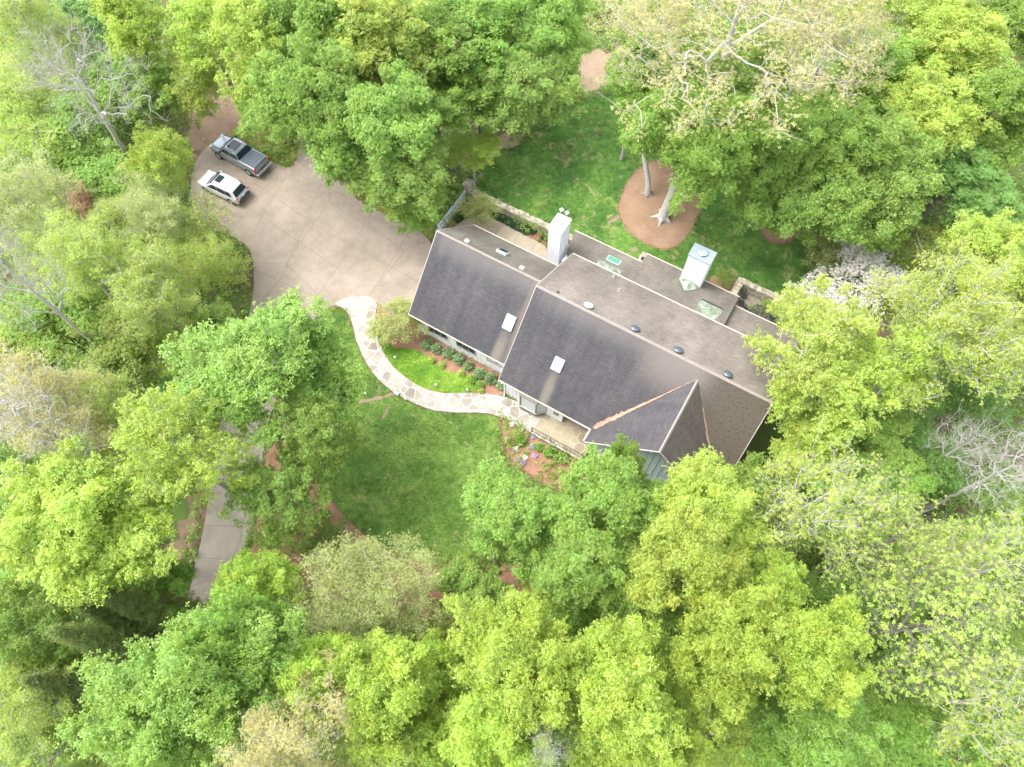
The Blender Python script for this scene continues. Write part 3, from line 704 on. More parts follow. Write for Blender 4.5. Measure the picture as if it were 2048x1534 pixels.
# raised entrance terrace
pt = MB(); pt.b2(-8.3, -4.5, 18.02, 21.45, 0, .34)
o = pt.build('terrace', M['patio']); o.rotation_euler = (0, 0, ANG); tag(o, kind='structure')
st = MB(); st.b2(-9.0, -8.302, 18.02, 19.7, 0, .2); o = st.build('terrace_step', M['patio']); o.rotation_euler = (0, 0, ANG); tag(o, kind='structure')
wall_obj('terrace_wall', [(-9.1, -4.45, 17.7, 18.0, .42)], 'low stone retaining wall below the iron railing of the entrance terrace')
rl = root_ab('railing', -6.75, 17.85, .42); tag(rl, 'thin dark iron railing on the stone wall of the entrance terrace', 'railing')
p = MB(); p.box(0, 0, .86, 4.5, .045, .03); p.box(0, 0, .1, 4.5, .03, .025); p.build('handrail', M['rail'], rl)
for k in range(37): p = MB(); p.box(-2.2 + k * .122, 0, .48, .016, .016, .74); p.build('baluster', M['rail'], rl)
for x in (-2.25, -.6, 1.1, 2.25): p = MB(); p.box(x, 0, .45, .05, .05, .9); p.build('post', M['rail'], rl)
# patio furniture
def iron_chair(a, b, rz, label):
    r = root_ab('garden_chair', a, b, .02, rz); tag(r, label, 'chair', 'iron garden chairs on the patio')
    s = MB(); s.lathe((0, 0, .42), [(.05, 0), (.24, 0), (.25, .015), (.24, .03), (0, .03)], 18); s.build('seat', M['iron'], r)
    for sx in (-1, 1):
        for sy in (-1, 1): l = MB(); l.tube([(sx * .17, sy * .17, .42), (sx * .22, sy * .22, 0)], .014, 6); l.build('leg', M['iron'], r)
    bk = MB(); bk.tube([(-.22, -.18, .43), (-.25, -.27, .75), (-.15, -.32, .95), (0, -.33, 1.0), (.15, -.32, .95), (.25, -.27, .75), (.22, -.18, .43)], .016, 6)
    for x in (-.12, 0, .12): bk.tube([(x, -.22, .45), (x, -.31, .95)], .009, 5)
    for z in (.6, .75): bk.tube([(-.23, -.25, z), (0, -.28, z), (.23, -.25, z)], .009, 5)
    bk.build('backrest', M['iron'], r)
    ar = MB()
    for sx in (-1, 1): ar.tube([(sx * .24, -.26, .68), (sx * .29, 0, .66), (sx * .26, .16, .64), (sx * .2, .18, .42)], .012, 6)
    ar.build('armrest', M['iron'], r)
tr_ = root_ab('garden_table', 2.15, 36.6, .02); tag(tr_, 'round black iron mesh table on the patio behind the house', 'table')
tp = MB(); tp.tube([(.72 * math.cos(t * math.pi / 12), .72 * math.sin(t * math.pi / 12), .72) for t in range(25)], .02, 6, False)
for k in range(-7, 8):
    y = k * .09; L = math.sqrt(.72 ** 2 - y * y); tp.tube([(-L, y, .72), (L, y, .72)], .01, 4); tp.tube([(y, -L, .72), (y, L, .72)], .01, 4)
tp.build('tabletop', M['iron'], tr_)
for k in range(4):
    t = k * math.pi / 2 + .6; l = MB(); l.tube([(.3 * math.cos(t), .3 * math.sin(t), .71), (.15 * math.cos(t), .15 * math.sin(t), .35), (.42 * math.cos(t), .42 * math.sin(t), 0)], .016, 6); l.build('leg', M['iron'], tr_)
iron_chair(1.15, 36.5, R(-90), 'black iron chair at the round table, on the side nearest the stone wall')
iron_chair(2.35, 35.55, R(0), 'black iron chair at the round table, tucked below the roof edge')
iron_chair(3.2, 36.9, R(95), 'black iron chair at the round table, farthest from the chimney')
iron_chair(.35, 37.75, R(-140), 'black iron chair standing alone in the patio corner by the stone wall')
iron_chair(.45, 36.95, R(-60), 'black iron chair in the patio corner close to the roof corner')

# ------------------------------------------------------------------ vehicles
def loft(m, secs, cap=True):
    n = len(secs[0][1]); vs = [(x, y, z) for x, pr in secs for (y, z) in pr]; fs = []
    for i in range(len(secs) - 1):
        for k in range(n):
            k2 = (k + 1) % n; fs.append((i * n + k, (i + 1) * n + k, (i + 1) * n + k2, i * n + k2))
    if cap: fs.append(tuple(range(n))); fs.append(tuple((len(secs) - 1) * n + k for k in range(n - 1, -1, -1)))
    return m.add(vs, fs)
def sec(w_, z0, z1, r=.1, top=1.0):
    """rounded body section, half width w_, narrower at the top by factor top"""
    t = w_ * top
    return [(-w_ * .93, z0), (w_ * .93, z0), (w_, z0 + r), (w_ * 1.0, (z0 + z1) / 2), (w_ * (.5 + .5 * top), z1 - r), (t - r * .6, z1 - r * .15), (t - r * 1.6, z1),
            (-t + r * 1.6, z1), (-t + r * .6, z1 - r * .15), (-w_ * (.5 + .5 * top), z1 - r), (-w_, (z0 + z1) / 2), (-w_, z0 + r)]
def wheel(parent, x, y, r, side):
    t = MB(); ax = Matrix.Rotation(R(90) * (-side), 3, 'X')
    t.lathe((x, y, r), [(r * .62, -.12), (r * .97, -.12), (r, -.08), (r, .08), (r * .97, .12), (r * .64, .12), (r * .62, .08)], 28, ax)
    w_ = t.build('wheel', M['black'], parent, smooth=False)
    q = MB(); q.lathe((x, y, r), [(r * .63, .06), (r * .60, .105), (r * .55, .08), (r * .2, .095), (r * .12, .12), (0, .12)], 28, ax)
    for k in range(6):
        a = k * math.pi / 3; c = Vector((r * .38 * math.cos(a), r * .38 * math.sin(a), .095)); c = ax @ c
        q.box(x + c.x, y + c.y, r + c.z, .03 + abs(math.cos(a)) * r * .42, .03, .03 + abs(math.sin(a)) * r * .42)
    q.build('rim', M['rim'], w_)
def quad(m, pts, n=(0, 0, 0)): m.add(pts, [tuple(range(len(pts)))])
def thick(m, pts, off):
    o = Vector(off); n = len(pts); vs = [tuple(Vector(p) + o) for p in pts] + [tuple(Vector(p) - o * .4) for p in pts]
    m.add(vs, [tuple(range(n)), tuple(range(2 * n - 1, n - 1, -1))] + [(i, n + i, n + (i + 1) % n, (i + 1) % n) for i in range(n)])
# pickup: x forward
tx, ty = P(479, 309, .8)
tk = empty('pickup_truck', (tx, ty, .03), math.atan2(3.2, -5.0)); tag(tk, 'silver crew cab pickup truck with dark sunroof and ribbed grey bed cover, beside the grass', 'truck')
b = MB(); Wd = 1.0
loft(b, [(-2.86, sec(.95, .55, 1.15, .08, .97)), (-2.80, sec(.99, .42, 1.32, .08, .95)), (-2.0, sec(1.01, .40, 1.36, .08, .93)), (-.9, sec(1.01, .38, 1.37, .08, .93)), (.3, sec(1.01, .38, 1.33, .1, .92)), (1.25, sec(1.01, .38, 1.30, .12, .90)),
         (1.6, sec(1.0, .38, 1.28, .14, .88)), (2.3, sec(.99, .40, 1.22, .14, .85)), (2.72, sec(.93, .42, 1.12, .14, .82)), (2.92, sec(.80, .48, .98, .12, .8))])
b.build('body', M['silver'], tk, smooth=True, bevel=.02)
c = MB(); cs = lambda w_, zt: [(-.93, 1.28), (.93, 1.28), (w_ + .08, zt - .12), (w_, zt - .03), (w_ - .15, zt), (-w_ + .15, zt), (-w_, zt - .03), (-w_ - .08, zt - .12)]
loft(c, [(-1.02, [(-.93, 1.28), (.93, 1.28), (.93, 1.32), (.92, 1.33), (.90, 1.34), (-.90, 1.34), (-.92, 1.33), (-.93, 1.32)]), (-.72, cs(.74, 1.88)), (-.3, cs(.76, 1.93)), (.5, cs(.76, 1.93)), (.78, cs(.72, 1.86)), (1.55, [(-.9, 1.24), (.9, 1.24), (.9, 1.27), (.88, 1.28), (.8, 1.29), (-.8, 1.29), (-.88, 1.28), (-.9, 1.27)])])
c.build('cab', M['silver'], tk, smooth=False, bevel=.03)
wg = MB(); thick(wg, [(.84, -.68, 1.84), (.84, .68, 1.84), (1.18, .78, 1.58), (1.46, .82, 1.32), (1.52, 0, 1.33), (1.46, -.82, 1.32), (1.18, -.78, 1.58)], (.025, 0, .03)); wg.build('windscreen', M['glass'], tk)
wg = MB(); thick(wg, [(-.76, .70, 1.84), (-.76, -.70, 1.84), (-1.0, -.86, 1.36), (-1.0, .86, 1.36)], (-.03, 0, .02)); wg.build('rear_window', M['glass'], tk)
for s in (-1, 1):
    wg = MB()
    for x0, x1, t0, t1 in ((.12, 1.22, .12, .72), (-.86, .02, -.64, .02)):
        thick(wg, [(x0, s * .92, 1.37), (x1, s * .92, 1.37), (t1, s * .82, 1.80), (t0, s * .82, 1.80)][:: s], (0, s * .03, .012))
    wg.build('side_window', M['glass'], tk)
    mr = MB(); mr.box(1.18, s * 1.1, 1.42, .14, .22, .18, 0, .8); mr.build('mirror', M['dark_metal'], tk)
    tl = MB(); tl.box(-2.84, s * .92, 1.08, .1, .16, .38); tl.build('tail_light', M['red'], tk, bevel=.015)
    hl = MB(); hl.box(2.74, s * .72, .98, .22, .36, .16); hl.build('headlight', M['metalw'], tk, bevel=.02)
    for x in (-1.85, 1.85): wheel(tk, x, s * .93, .42, s)
sr = MB(); sr.box(.12, 0, 1.945, .98, 1.0, .02); sr.build('sunroof', M['glass'], tk)
bc = MB()
for k in range(5): bc.box(-1.25 - k * .345, 0, 1.385, .325, 1.62, .05)
bc.box(-1.94, 0, 1.362, 1.74, 1.66, .03); bc.build('bed_cover', M['cover'], tk)
bp = MB(); bp.box(-2.98, 0, .62, .18, 1.9, .18); bp.box(-3.0, 0, .72, .14, 1.7, .03); bp.build('bumper', M['rim'], tk, bevel=.03)
tg = MB(); tg.box(-2.9, .0, .72, .03, .62, .16); tg.build('step_pad', M['dark_metal'], tk)
lp = MB(); lp.box(-3.085, 0, .64, .015, .31, .16); lp.build('licence_plate', M['plate'], tk)
ht = MB(); ht.box(-3.12, .05, .48, .2, .07, .07); ht.lathe((-3.2, .05, .52), [(.02, 0), (.03, .03), (.04, .06), (.02, .09), (0, .1)], 10); ht.build('tow_hitch', M['dark_metal'], tk)
# white estate car / suv
sx_, sy_ = P(446, 371, .8)
sv = empty('parked_car', (sx_, sy_, .03), math.atan2(2.3, -4.2)); tag(sv, 'white sport utility car half under the branches, left of the pickup truck', 'car')
b = MB()
loft(b, [(-2.35, sec(.80, .45, .95, .1, .95)), (-2.25, sec(.90, .34, 1.04, .1, .94)), (-1.6, sec(.95, .30, 1.08, .1, .93)), (0, sec(.96, .28, 1.05, .1, .93)), (1.0, sec(.96, .28, 1.02, .12, .90)), (1.5, sec(.95, .30, .99, .14, .88)), (2.0, sec(.90, .33, .90, .14, .84)), (2.28, sec(.78, .38, .78, .12, .8)), (2.38, sec(.62, .42, .66, .08, .8))])
b.build('body', M['carw'], sv, smooth=True, bevel=.02)
c = MB(); cs = lambda w_, zt: [(-.88, 1.0), (.88, 1.0), (w_ + .09, zt - .14), (w_, zt - .03), (w_ - .14, zt), (-w_ + .14, zt), (-w_, zt - .03), (-w_ - .09, zt - .14)]
loft(c, [(-2.28, [(-.82, 1.0), (.82, 1.0), (.82, 1.03), (.8, 1.04), (.76, 1.05), (-.76, 1.05), (-.8, 1.04), (-.82, 1.03)]), (-1.86, cs(.62, 1.58)), (-1.3, cs(.68, 1.68)), (-.2, cs(.70, 1.70)), (.35, cs(.68, 1.64)), (1.25, [(-.86, .97), (.86, .97), (.86, 1.0), (.84, 1.01), (.76, 1.02), (-.76, 1.02), (-.84, 1.01), (-.86, 1.0)])])
c.build('cab', M['carw'], sv, bevel=.03)
wg = MB(); thick(wg, [(.42, -.64, 1.60), (.42, .64, 1.60), (.85, .73, 1.33), (1.18, .78, 1.05), (1.24, 0, 1.06), (1.18, -.78, 1.05), (.85, -.73, 1.33)], (.025, 0, .03)); wg.build('windscreen', M['glass'], sv)
wg = MB(); thick(wg, [(-1.92, .60, 1.54), (-1.92, -.60, 1.54), (-2.22, -.74, 1.12), (-2.25, 0, 1.11), (-2.22, .74, 1.12)], (-.035, 0, .02)); wg.build('rear_window', M['glass'], sv)
for s in (-1, 1):
    wg = MB()
    for x0, x1, t0, t1 in ((-.1, .92, -.1, .36), (-1.05, -.2, -1.02, -.2), (-1.75, -1.15, -1.6, -1.12)):
        thick(wg, [(x0, s * .885, 1.06), (x1, s * .885, 1.06), (t1, s * .79, 1.50), (t0, s * .79, 1.50)][:: s], (0, s * .03, .012))
    wg.build('side_window', M['glass'], sv)
    mr = MB(); mr.box(.88, s * 1.02, 1.12, .12, .18, .13, 0, .8); mr.build('mirror', M['carw'], sv)
    tl = MB(); tl.box(-2.30, s * .74, .98, .08, .26, .14); tl.build('tail_light', M['red'], sv, bevel=.015)
    hl = MB(); hl.box(2.12, s * .66, .80, .26, .3, .1); hl.build('headlight', M['metalw'], sv, bevel=.02)
    rr = MB(); rr.tube([(-1.5, s * .58, 1.68), (-1.4, s * .58, 1.74), (.1, s * .58, 1.75), (.2, s * .58, 1.69)], .018, 6); rr.build('roof_rail', M['metalw'], sv)
    for x in (-1.42, 1.42): wheel(sv, x, s * .87, .36, s)
sr = MB(); sr.box(-.05, 0, 1.712, .62, .8, .018); sr.build('sunroof', M['glass'], sv)
bp = MB(); bp.box(-2.40, 0, .62, .12, 1.5, .14); bp.box(-2.38, 0, .80, .06, 1.1, .05); bp.build('bumper', M['dark_metal'], sv, bevel=.03)
lp = MB(); lp.box(-2.40, 0, .90, .02, .31, .14); lp.build('licence_plate', M['plate'], sv)

# ------------------------------------------------------------------ vegetation generators
def quads_mesh(name, V, rnd, mat):
    """V: (n,4,3) leaf quads; rnd: (n,) per leaf value"""
    n = len(V); me = bpy.data.meshes.new(name)
    me.vertices.add(n * 4); me.vertices.foreach_set('co', V.astype(np.float32).ravel())
    me.loops.add(n * 4); me.loops.foreach_set('vertex_index', np.arange(n * 4, dtype=np.int32))
    me.polygons.add(n); me.polygons.foreach_set('loop_start', np.arange(0, n * 4, 4, dtype=np.int32))
    at = me.attributes.new('rnd', 'FLOAT', 'POINT'); at.data.foreach_set('value', np.repeat(rnd, 4).astype(np.float32))
    me.materials.append(mat); me.update(calc_edges=True); return me
def unit(v): return v / (np.linalg.norm(v, axis=-1, keepdims=True) + 1e-9)
def sprigs(C, size, k=4, up=.75, rs=None, width=.55, jitter=.35, val=None, droop=.25):
    """for each centre a star of k kite-shaped leaves lying roughly level"""
    rs = rs or rng; n = len(C)
    nrm = unit(np.stack([rs.normal(0, 1 - up, n), rs.normal(0, 1 - up, n), np.full(n, up) + rs.random(n) * .2], 1) * 1.0)
    ref = unit(rs.normal(size=(n, 3))); a = unit(np.cross(nrm, ref)); b = np.cross(nrm, a)
    ph = rs.random(n) * 6.283; out = []; sz = size * (.7 + .6 * rs.random(n))
    for i in range(k):
        t = ph + i * 6.283 / k + rs.normal(0, .2, n); L = sz * (1 + rs.normal(0, jitter * .5, n)).clip(.5, 1.6)
        d = a * np.cos(t)[:, None] + b * np.sin(t)[:, None]; s = -a * np.sin(t)[:, None] + b * np.cos(t)[:, None]
        o = C + d * (L * .08)[:, None]
        mid = o + d * (L * .5)[:, None]; tip = o + d * L[:, None] - nrm * (L * droop)[:, None]; w_ = (L * width * .5)[:, None]
        tw = nrm * (rs.normal(0, .25, n) * L * .3)[:, None]
        out.append(np.stack([o, mid + s * w_ + tw, tip, mid - s * w_ - tw], 1))
    V = np.concatenate(out, 0); r = rs.random(n) if val is None else val
    return V, np.tile(r, k) * .7 + rs.random(n * k) * .3
def tree_skeleton(ends, base_h, H, rs, trunk_r, lean=(0, 0), twist=.35, up_pref=.45):
    """attach each end point to the nearest fitting node already in the tree, then give radii by how much each node carries"""
    nodes = [np.array([0, 0, -.2])]; par = [-1]
    nt_ = 8
    for i in range(1, nt_ + 1):
        t = i / nt_; nodes.append(np.array([lean[0] * t * t + rs.normal(0, .06), lean[1] * t * t + rs.normal(0, .06), base_h * t])); par.append(len(nodes) - 2)
    top = len(nodes) - 1
    ax = nodes[top]
    for i in range(1, 5):
        t = i / 4; nodes.append(ax + np.array([rs.normal(0, .25) * t, rs.normal(0, .25) * t, (H * .86 - base_h) * t])); par.append(len(nodes) - 2)
    E = np.array(ends); order = np.argsort(np.linalg.norm(E - ax, axis=1))
    N_ = np.array(nodes); cnt = len(nodes); buf = np.zeros((len(ends) * 6 + 40, 3)); buf[:cnt] = N_; leafn = []
    plen = np.zeros(len(buf)); 
    for i in range(1, cnt): plen[i] = plen[par[i]] + np.linalg.norm(buf[i] - buf[par[i]])
    for e in order:
        p = E[e]; d = p - buf[:cnt]; dist = np.linalg.norm(d, axis=1)
        cost = dist + .30 * plen[:cnt] + np.maximum(0, -(d[:, 2])) * 1.3 + np.where(np.arange(cnt) < top - 1, 4.0, 0)
        j = int(np.argmin(cost)); st = buf[j].copy(); L = dist[j]
        k = 2 if L < 1.2 else (3 if L < 3 else 4); prev = j
        bend = rs.normal(0, 1, 3) * L * .10 * twist / .35
        for q in range(1, k + 1):
            t = q / k; pos = st + (p - st) * t + bend * math.sin(math.pi * t) + np.array([0, 0, L * .10 * math.sin(math.pi * t)]) + rs.normal(0, .03 * L, 3) * (t < 1)
            buf[cnt] = pos; par.append(prev); plen[cnt] = plen[prev] + np.linalg.norm(pos - buf[prev]); prev = cnt; cnt += 1
        leafn.append(prev)
    wgt = np.zeros(cnt)
    for l in leafn: wgt[l] += 1
    for i in range(cnt - 1, 0, -1): wgt[par[i]] += wgt[i]
    tot = wgt[0]; rad = np.maximum(trunk_r * (wgt / tot) ** .52, .015)
    rad[0] = trunk_r * 1.35; rad[1] = trunk_r * 1.05
    return buf[:cnt], par, rad
def skeleton_mesh(name, pos, par, rad, mat, seg=5, minr=0.0, twigs=None):
    ch = {}
    for i, p in enumerate(par):
        if p >= 0: ch.setdefault(p, []).append(i)
    m = MB(); started = [0]; stack = [(0, None)]
    while stack:
        s, frm = stack.pop()
        chain = [frm, s] if frm is not None else [s]; cur = s
        while cur in ch:
            nx = max(ch[cur], key=lambda c: rad[c])
            for c_ in ch[cur]:
                if c_ != nx: stack.append((c_, cur))
            chain.append(nx); cur = nx
        if len(chain) < 2: continue
        if rad[s] < minr: continue
        rr = [rad[c_] for c_ in chain]
        if frm is not None: rr[0] = min(rad[frm], rr[1] * 1.15)
        m.tube([pos[c_] for c_ in chain], rr, seg + (3 if rad[s] > .12 else 0), False)
    if twigs:
        for (p, q, r) in twigs: m.tube([p, (p + q) / 2 + rng.normal(0, .05, 3), q], [r, r * .8, r * .4], 3, False)
    me = bpy.data.meshes.new(name); me.from_pydata(m.v, [], m.f); me.materials.append(mat)
    me.polygons.foreach_set('use_smooth', [True] * len(me.polygons)); me.update(); return me
PROTO = {}
def crown_points(R_, z0, H, nl, ncl, rs, lobe=.42, flat=.8, hollow=.55):
    """end points: lobes spread over an uneven crown, points on each lobe's outer shell"""
    cz = (z0 + H) / 2; hz = (H - z0) / 2; pts = []; L = []
    for i in range(nl):
        t = (i + .5) / nl; ph = i * 2.39996 + rs.normal(0, .55)
        zz = 1 - 1.35 * t; rr = math.sqrt(max(0, 1 - zz * zz))
        f = hollow * rs.uniform(.72, 1.34) * (1 + .16 * math.sin(2 * ph + nl) + .12 * math.sin(3 * ph + 2.1 * nl))
        L.append(np.array([R_ * rr * math.cos(ph) * f * 1.1, R_ * rr * math.sin(ph) * f * 1.1, cz + hz * zz * .62 * rs.uniform(.8, 1.15)]))
    for c in L:
        lr = R_ * lobe * rs.uniform(.5, 1.3); k = int(ncl * (lr / (R_ * lobe)) ** 2)
        d = unit(rs.normal(size=(k, 3))); d[:, 2] = np.abs(d[:, 2]) * .9 - .25
        rad = lr * (.55 + .45 * rs.random(k) ** .5)
        pts.append(c + d * rad[:, None] * np.array([1, 1, flat]))
        for _ in range(3):                       # shoots that reach out past the lobe
            q = unit(rs.normal(size=(1, 3)) * [1, 1, .35] + [0, 0, .35]); m_ = int(max(2, k * .05))
            pts.append(c + q * (lr * (1 + .22 * np.arange(1, m_ + 1) / m_ * rs.uniform(.6, 1.6)))[:, None])
    E = np.concatenate(pts); E[:, :2] -= E[:, :2].mean(0)
    E[:, :2] *= .90 * R_ / np.percentile(np.hypot(E[:, 0], E[:, 1]), 94); return E
def proto(key, R_, H, z0f, nl, ncl, nspr, size, k, rc, trunk_r, bark_k='grey', seed=1, lobe=.42, flat=.8, hollow=.55, up=.72, width=.55, minr=0.0, twigs=0, leafless=False, lean=(0, 0), multi=False, twist=.35):
    rs = np.random.default_rng(seed); z0 = H * z0f
    E = crown_points(R_, z0, H - rc * .6, nl, ncl, rs, lobe, flat, hollow)
    pos, par, rad = tree_skeleton(E, (z0 + .08 * H) if not multi else .25 * H, H, rs, trunk_r, lean, twist)
    tw = []
    if twigs:
        for e in E[rs.permutation(len(E))]:
            for _ in range(twigs):
                q = e + rs.normal(0, rc, 3) + np.array([0, 0, rc * .5]); tw.append((e, q, .012))
    tm = skeleton_mesh(key + '_trunk', pos, par, rad, BARK[bark_k], minr=minr, twigs=tw)
    cm = None
    if not leafless:
        n = len(E); vals = rs.random(n)
        idx = np.repeat(np.arange(n), nspr); C = E[idx] + rs.normal(0, 1, (len(idx), 3)) * np.array([rc, rc, rc * .55]) * .62
        V, r = sprigs(C, size, k, up, rs, width, val=(vals[idx] * .55 + rs.random(len(idx)) * .45))
        cm = quads_mesh(key + '_crown', V, r, LEAF['green'])
    PROTO[key] = (tm, cm, R_, H, z0 + (H - z0) * .55)
#      key      R    H   z0f  nl  ncl nspr size k rc
proto('dense1', 6.0, 19, .38, 17, 26, 42, .17, 4, .55, .34, seed=1)
proto('dense2', 6.0, 19, .36, 22, 20, 42, .17, 4, .52, .34, seed=2, lobe=.36, hollow=.62)
proto('dense3', 5.5, 17, .34, 15, 28, 42, .16, 4, .50, .30, seed=3, lobe=.44)
proto('mid1', 4.0, 12, .30, 13, 18, 36, .15, 4, .42, .20, seed=4)
proto('mid2', 4.0, 12, .30, 16, 15, 34, .15, 4, .42, .20, seed=5, lobe=.38, hollow=.62)
proto('open1', 5.5, 17, .32, 18, 15, 24, .17, 4, .50, .26, 'grey', seed=6, lobe=.38, hollow=.64, twigs=1, twist=.6)
proto('open2', 5.5, 18, .32, 20, 14, 22, .17, 4, .52, .26, 'white', seed=7, lobe=.36, hollow=.66, twigs=1, twist=.7)
proto('star1', 6.5, 20, .35, 20, 13, 6, .15, 5, .55, .22, 'white', seed=8, lobe=.38, hollow=.66, twigs=3, twist=.4)
proto('star2', 6.5, 21, .35, 21, 12, 5, .15, 5, .60, .24, 'grey', seed=9, lobe=.40, hollow=.62, twigs=3, twist=.4)
proto('oak', 9.5, 24, .45, 30, 17, 17, .11, 5, .62, .27, 'white', seed=10, lobe=.34, hollow=.68, twigs=2, twist=.45, width=.4)
proto('bare1', 6.0, 20, .30, 18, 13, 0, 0, 0, .75, .24, 'white', seed=12, lobe=.42, hollow=.62, twigs=4, leafless=True, twist=.3)
proto('bare2', 5.5, 21, .32, 16, 13, 0, 0, 0, .75, .24, 'white', seed=13, lobe=.44, hollow=.6, twigs=4, leafless=True, twist=.4)
proto('bud1', 6.5, 19, .30, 20, 20, 30, .11, 4, .55, .24, 'white', seed=14, lobe=.40, hollow=.62, twigs=3, twist=.4)
proto('bud2', 6.0, 18, .28, 20, 18, 28, .11, 4, .55, .28, 'white', seed=15, lobe=.40, hollow=.62, twigs=3, twist=.4)
proto('fine1', 5.0, 11, .15, 18, 22, 32, .085, 4, .50, .12, 'white', seed=16, lobe=.38, hollow=.62, multi=True, twigs=1)
proto('shrub1', 3.0, 5.0, .08, 12, 15, 34, .085, 4, .38, .06, 'brown', seed=17, lobe=.42, multi=True)
proto('shrub2', 3.0, 5.5, .08, 14, 12, 20, .095, 4, .40, .06, 'brown', seed=18, lobe=.40, multi=True, twigs=1)
proto('blossom', 3.0, 5.0, .12, 14, 14, 13, .085, 5, .36, .07, 'brown', seed=23, lobe=.40, multi=True, twigs=1)
proto('under1', 4.5, 9, .20, 16, 18, 26, .12, 4, .50, .12, 'brown', seed=19, lobe=.40, hollow=.62)
def cedar(key, seed):
    rs = np.random.default_rng(seed); H, R_ = 12.0, 2.6; C = []; E = []
    tb = MB(); tb.tube([(0, 0, -.2), (.05, 0, 4), (0, .05, 8), (0, 0, 11.8)], [.2, .15, .09, .02], 7, False)
    for i in range(330):
        t = (i + .5) / 330; z = 1.2 + (H - 1.4) * t; r = R_ * (1 - t) ** .75 + .12; ph = i * 2.39996
        rr = r * rs.uniform(.75, 1.12); tip = np.array([rr * math.cos(ph), rr * math.sin(ph), z - rr * .12])
        if i % 2 == 0: tb.tube([(0, 0, z), tuple(tip * [.5, .5, 1] + [0, 0, .08]), tuple(tip)], [.03, .02, .008], 3, False)
        k = int(9 + 22 * rr / R_); s = rs.random(k) ** .6
        pts = np.array([0, 0, z]) * (1 - s[:, None]) + tip * s[:, None] + rs.normal(0, .13, (k, 3))
        C.append(pts)
    C = np.concatenate(C)
    V, r = sprigs(C, .20, 5, .55, rs, .22, droop=.1); V[:, :, 2] += 0
    tm = bpy.data.meshes.new(key + '_trunk'); tm.from_pydata(tb.v, [], tb.f); tm.materials.append(BARK['brown']); tm.update()
    PROTO[key] = (tm, quads_mesh(key + '_crown', V, r, LEAF['cedar']), R_, H, 6.5)
cedar('cedar', 21)

BASES = {(390, 160): (418, 225), (420, 70): (497, 256), (620, 180): (684, 292), (760, 250): (775, 385), (800, 350): (820, 430), (665, 280): (712, 372), (545, 200): (572, 290), (520, 90): (585, 285), (165, 165): (285, 365), (318, 318): (335, 400),
         (395, 345): (368, 400), (405, 440): (375, 475), (325, 430): (372, 490), (400, 525): (440, 560), (1440, 290): (1490, 330), (1330, 255): (1345, 300), (1540, 375): (1560, 400), (1590, 290): (1600, 350), (1650, 400): (1665, 450),
         (1450, 180): (1440, 250), (1275, 160): (1270, 190), (1080, 55): (1080, 120), (1050, 190): (1045, 240), (640, 872): (620, 940), (835, 415): (835, 440), (1770, 400): (1765, 450)}
def tree(px, py, rpx, H, key, leaf, label, group=None, name='tree', cat='tree', rot=None, barkk=None, base=None):
    tm, cm, R_, H0, zc0 = PROTO[key]
    zc = zc0 * H / H0; x, y = P(px, py, zc); r = rpx * mpp(px, py, zc); s = r / R_
    o = empty(name, (x, y, 0), random.uniform(0, 6.28) if rot is None else rot)
    o.scale = (s, s * random.uniform(.93, 1.07), H / H0)
    base = base or BASES.get((px, py))
    if base:
        bx, by = P(*base); d = Vector((x - bx, y - by, zc)); o.location = (bx, by, 0)
        o.rotation_euler = (Vector((0, 0, 1)).rotation_difference(d).to_matrix() @ Matrix.Rotation(random.uniform(0, 6.28), 3, 'Z')).to_euler(); o.scale[2] *= d.length / zc
    tag(o, label, cat, group)
    t = bpy.data.objects.new('trunk', tm); col.objects.link(t); t.parent = o
    if barkk: t.material_slots[0].link = 'OBJECT'; t.material_slots[0].material = BARK[barkk]
    if cm:
        c_ = bpy.data.objects.new('crown', cm); col.objects.link(c_); c_.parent = o
        c_.material_slots[0].link = 'OBJECT'; c_.material_slots[0].material = LEAF[leaf]
    return o
G_MAPLE = 'leafy broadleaf trees around the house'; G_BARE = 'leafless trees'; G_UND = 'small understory trees'; G_OPEN = 'thinly leaved trees'
